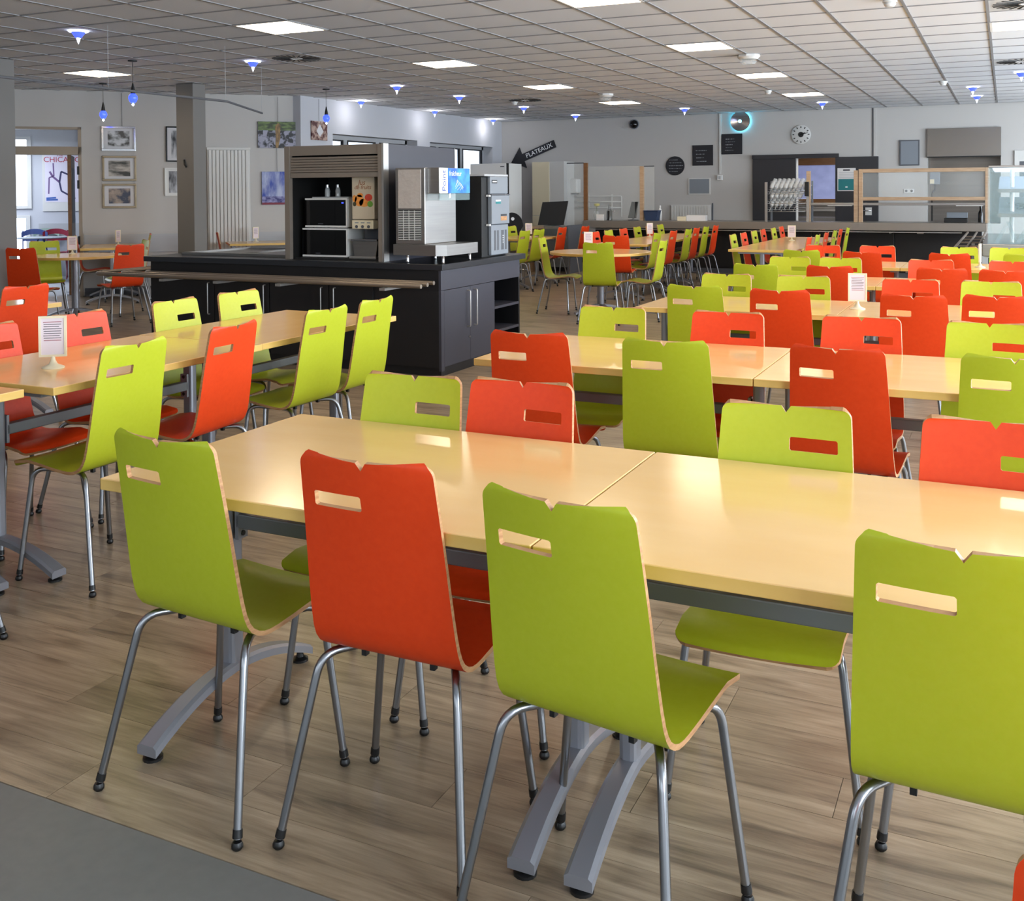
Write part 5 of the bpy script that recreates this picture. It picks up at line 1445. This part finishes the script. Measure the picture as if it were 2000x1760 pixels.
for k in range(5):
    a = k * 2 * PI / 5
    l = MB().tube([(0, 0.22, 0.10), (0.27 * math.cos(a), 0.22 + 0.27 * math.sin(a), 0.06)], 0.016, 8).build('leg', 'chrome', t); MB().lathe([(0.001, 0), (0.025, 0.0), (0.03, 0.025), (0.025, 0.05), (0.001, 0.05)], (0.27 * math.cos(a), 0.22 + 0.27 * math.sin(a), 0), 10).build('castor', 'black_rubber', l)
MB().cyl((0.02, -0.0505, 0.99), 0.03, -0.004, 14, 0, 'y').build('badge', 'white_ink', t)

# rack full of stem glasses
rk = thing('glass_rack', 'wire rack with three tilted shelves holding drinking glasses', 'rack')
RX0, RX1, RY0, RY1 = -3.68, -2.99, 17.75, 18.2
for a in (RX0, RX1):
    bx('upright', 'alu', a - .02, a + .02, RY0, RY0 + .04, 0.929, 1.60, rk); bx('upright', 'grey_panel', a - .015, a + .015, RY1, RY1 + .03, 0.929, 1.62, rk)
GLS = MB().lathe([(0.030, 0.0), (0.030, 0.004), (0.006, 0.010), (0.006, 0.055), (0.034, 0.075), (0.040, 0.11), (0.036, 0.15), (0.034, 0.15), (0.037, 0.11), (0.031, 0.079), (0.001, 0.072)], n=10).mesh('stem_glass', 'glassware')
for sh, (z, n) in enumerate(((1.10, 5), (1.24, 7), (1.40, 8))):
    s = MB()
    for q in range(5):
        yy = RY0 + 0.02 + q * 0.1; s.tube([(RX0, yy, z + q * 0.035), (RX1, yy, z + q * 0.035)], 0.005, 6)
    for q in range(4):
        xx = RX0 + 0.05 + q * (RX1 - RX0 - .1) / 3; s.tube([(xx, RY0 + .02, z), (xx, RY0 + .42, z + 0.14)], 0.004, 6)
    s.build('wire_shelf', 'alu', rk)
    for r in range(3):
        for q in range(n):
            g = obj('stem_glass', GLS, None, (RX0 + 0.06 + q * 0.078, RY0 + 0.06 + r * 0.125, z + 0.02 + r * 0.044 + 0.008))
            g.rotation_euler = (math.radians(-19), math.radians(14), 0)
            tag(g, 'clear stem glass on the %s shelf of the wire rack' % ['lowest', 'middle', 'top'][sh], 'glass', 'stem glasses on the %s rack shelf' % ['lowest', 'middle', 'top'][sh])
t = thing('kitchen_cloth', 'dark cloth hung over the right rack upright', 'cloth'); bx('cloth', 'black_matte', -3.035, -2.965, 17.715, 17.745, 1.36, 1.60, t, .008)

def guard(label, x0, x1, zt, zm, pane, lit):
    t = thing('serving_guard', label, 'serving guard', (0, 0, 0), 0, 'wooden serving guards')
    y = 17.82
    for a in (x0, x1): bx('post', 'wood_pale', a - .032, a + .032, y - .03, y + .03, 0.929, zt, t, .003)
    if pane:
        bx('top_bar', 'wood_pale', x0 + .033, x1 - .033, y - .028, y + .028, zt - .06, zt, t, .003); bx('mid_bar', 'wood_pale', x0 + .033, x1 - .033, y - .028, y + .028, zm, zm + .055, t, .003)
        bx('pane', 'plexi', x0 + .033, x1 - .033, y - .003, y + .003, zm + .056, zt - .061, t)
    sh = bx('shelf', 'stainless', x0 + .034, x1 - .034, y - .02, y + .32, 1.205, 1.245, t, .004)
    bx('strip_light', 'light_frame', x1 - .45, x1 - .06, y - .022, y + .1, 1.195, 1.204, sh)
guard('left narrow serving guard of two pale wooden posts with steel shelf', -2.985, -2.225, 1.78, 1.3, False, True)
guard('wide pale wooden serving guard with plexiglass pane and steel shelf', -2.15, -0.26, 1.80, 1.285, True, True)
t = thing('food_tray', 'black food tray behind the wide serving guard', 'tray', (-0.72, 18.05, 0.929)); bx('tub', 'black_matte', -0.17, 0.17, -0.12, 0.12, 0, 0.07, t, .006); bx('cover', 'grey_panel', -0.14, 0.17, -0.02, 0.12, 0.071, 0.16, t, .006)
lath('dark_bottle', 'dark bottle beside the right post of the serving guard', 'bottle', -0.36, 18.1, 0.929, [(0.001, 0), (0.04, 0), (0.04, 0.15), (0.018, 0.2), (0.018, 0.28), (0.001, 0.28)], 'bottle_black', [(0.02, 0.281), (0.02, 0.31), (0.001, 0.31)], 'bottle_black')

# refrigerated display at the right edge with its tray rails
dc = thing('display_case', 'glass refrigerated display case with slanted shelves at the right edge', 'display case')
DX0, DX1, DY0, DY1 = -0.235, 1.1, 12.6, 15.6
bx('plinth', 'island_black', DX0 + .06, DX1, DY0 + .08, DY1, 0.0, 0.70, dc); bx('deck', 'stainless', DX0, DX1, DY0, DY1, 0.72, 0.855, dc, .006); bx('lower_lip', 'alu', DX0 + .03, DX1, DY0 + .05, DY1, 0.701, 0.719, dc)
bx('glass_end', 'case_glass', DX0 + .06, DX1 - .03, DY0 + .05, DY0 + .058, 0.857, 1.70, dc); bx('glass_side', 'case_glass', DX0 + .05, DX0 + .058, DY0 + .06, DY1 - .05, 0.857, 1.70, dc)
bx('canopy', 'stainless', DX0 + .06, DX1, DY0 + .06, DY1, 1.701, 1.725, dc, .004)
bx('canopy_light', 'case_light', DX0 + .1, DX1 - .1, DY0 + .2, DY1 - .2, 1.69, 1.70, dc)
for z in (1.155, 1.43):
    s = MB(); s.prism([(DY0 + .22, z), (DY0 + .22, z + .035), (DY1 - .3, z + .20), (DY1 - .3, z + .165)], DX0 + .16, DX1 - .05, 0, 'yz'); so = s.build('slanted_shelf', 'grey_panel', dc)
    bx('shelf_edge', 'stainless_dark', DX0 + .15, DX1 - .05, DY0 + .20, DY0 + .219, z - .005, z + .035, so)
for yy in (DY0 + .5, DY1 - .5): MB().tube([(DX0 + .30, yy, 0.857), (DX0 + .30, yy, 1.70)], 0.022, 10).build('pillar_post', 'white_plastic', dc)
for k in range(6):
    g = thing('serving_fork', 'black-handled serving cutlery on the middle display shelf', 'cutlery', (0.12 + k * .03, 13.4 + (k % 3) * .12, 1.235 + (k % 3) * .008), 0.3 * k, 'cutlery in the display case')
    MB().tube([(0, 0, 0), (0.12, 0.16, 0.03)], 0.014, 6).build('grip', 'black_matte', g)
    MB().tube([(0.12, 0.16, 0.03), (0.2, 0.27, 0.045)], 0.006, 6).build('blade', 'chrome', g)
for k in range(2):
    g = thing('price_card', 'folded clear card holder leaning on the display deck, %s one' % ['left', 'right'][k], 'card holder', (0.0 + k * .22, 12.95, 0.857), 0.2); MB().prism([(-0.10, 0), (-0.092, 0), (0.03, 0.24), (0.022, 0.24)], -0.08, 0.08).build('front_leaf', 'case_glass', g); MB().prism([(0.03, 0.24), (0.022, 0.24), (0.10, 0), (0.108, 0)], -0.08, 0.08).build('back_leaf', 'case_glass', g)
t = thing('tray_rail', 'three-bar black tray rail leading along the display case', 'rail')
for x in (-0.53, -0.405, -0.285): MB().tube([(x, 12.7, 0.79), (x, 17.58, 0.79)], 0.016, 8).build('rail_bar', 'rail_alu', t)
for y in (13.0, 13.9, 14.8, 15.7, 16.6): bx('cross_bar', 'rail_alu', -0.55, -0.242, y, y + .04, 0.755, 0.773, t)
for y in (13.4, 15.4): bx('bracket', 'grey_dark', -0.50, -0.17, y, y + .03, 0.735, 0.754, t); 
for y in (13.4, 15.4): bx('leg', 'alu', -0.42, -0.38, y, y + .03, 0.0, 0.734, t)
t = thing('wall_hatch', 'grey framed hatch at the right end of the far wall', 'hatch'); bx('frame', 'steel_white', 0.13, 0.8, FW - .03, FW - .002, 1.2, 2.12, t, .004); bx('panel', 'grey_dark', 0.21, 0.74, FW - .032, FW - .03, 1.25, 1.93, t)
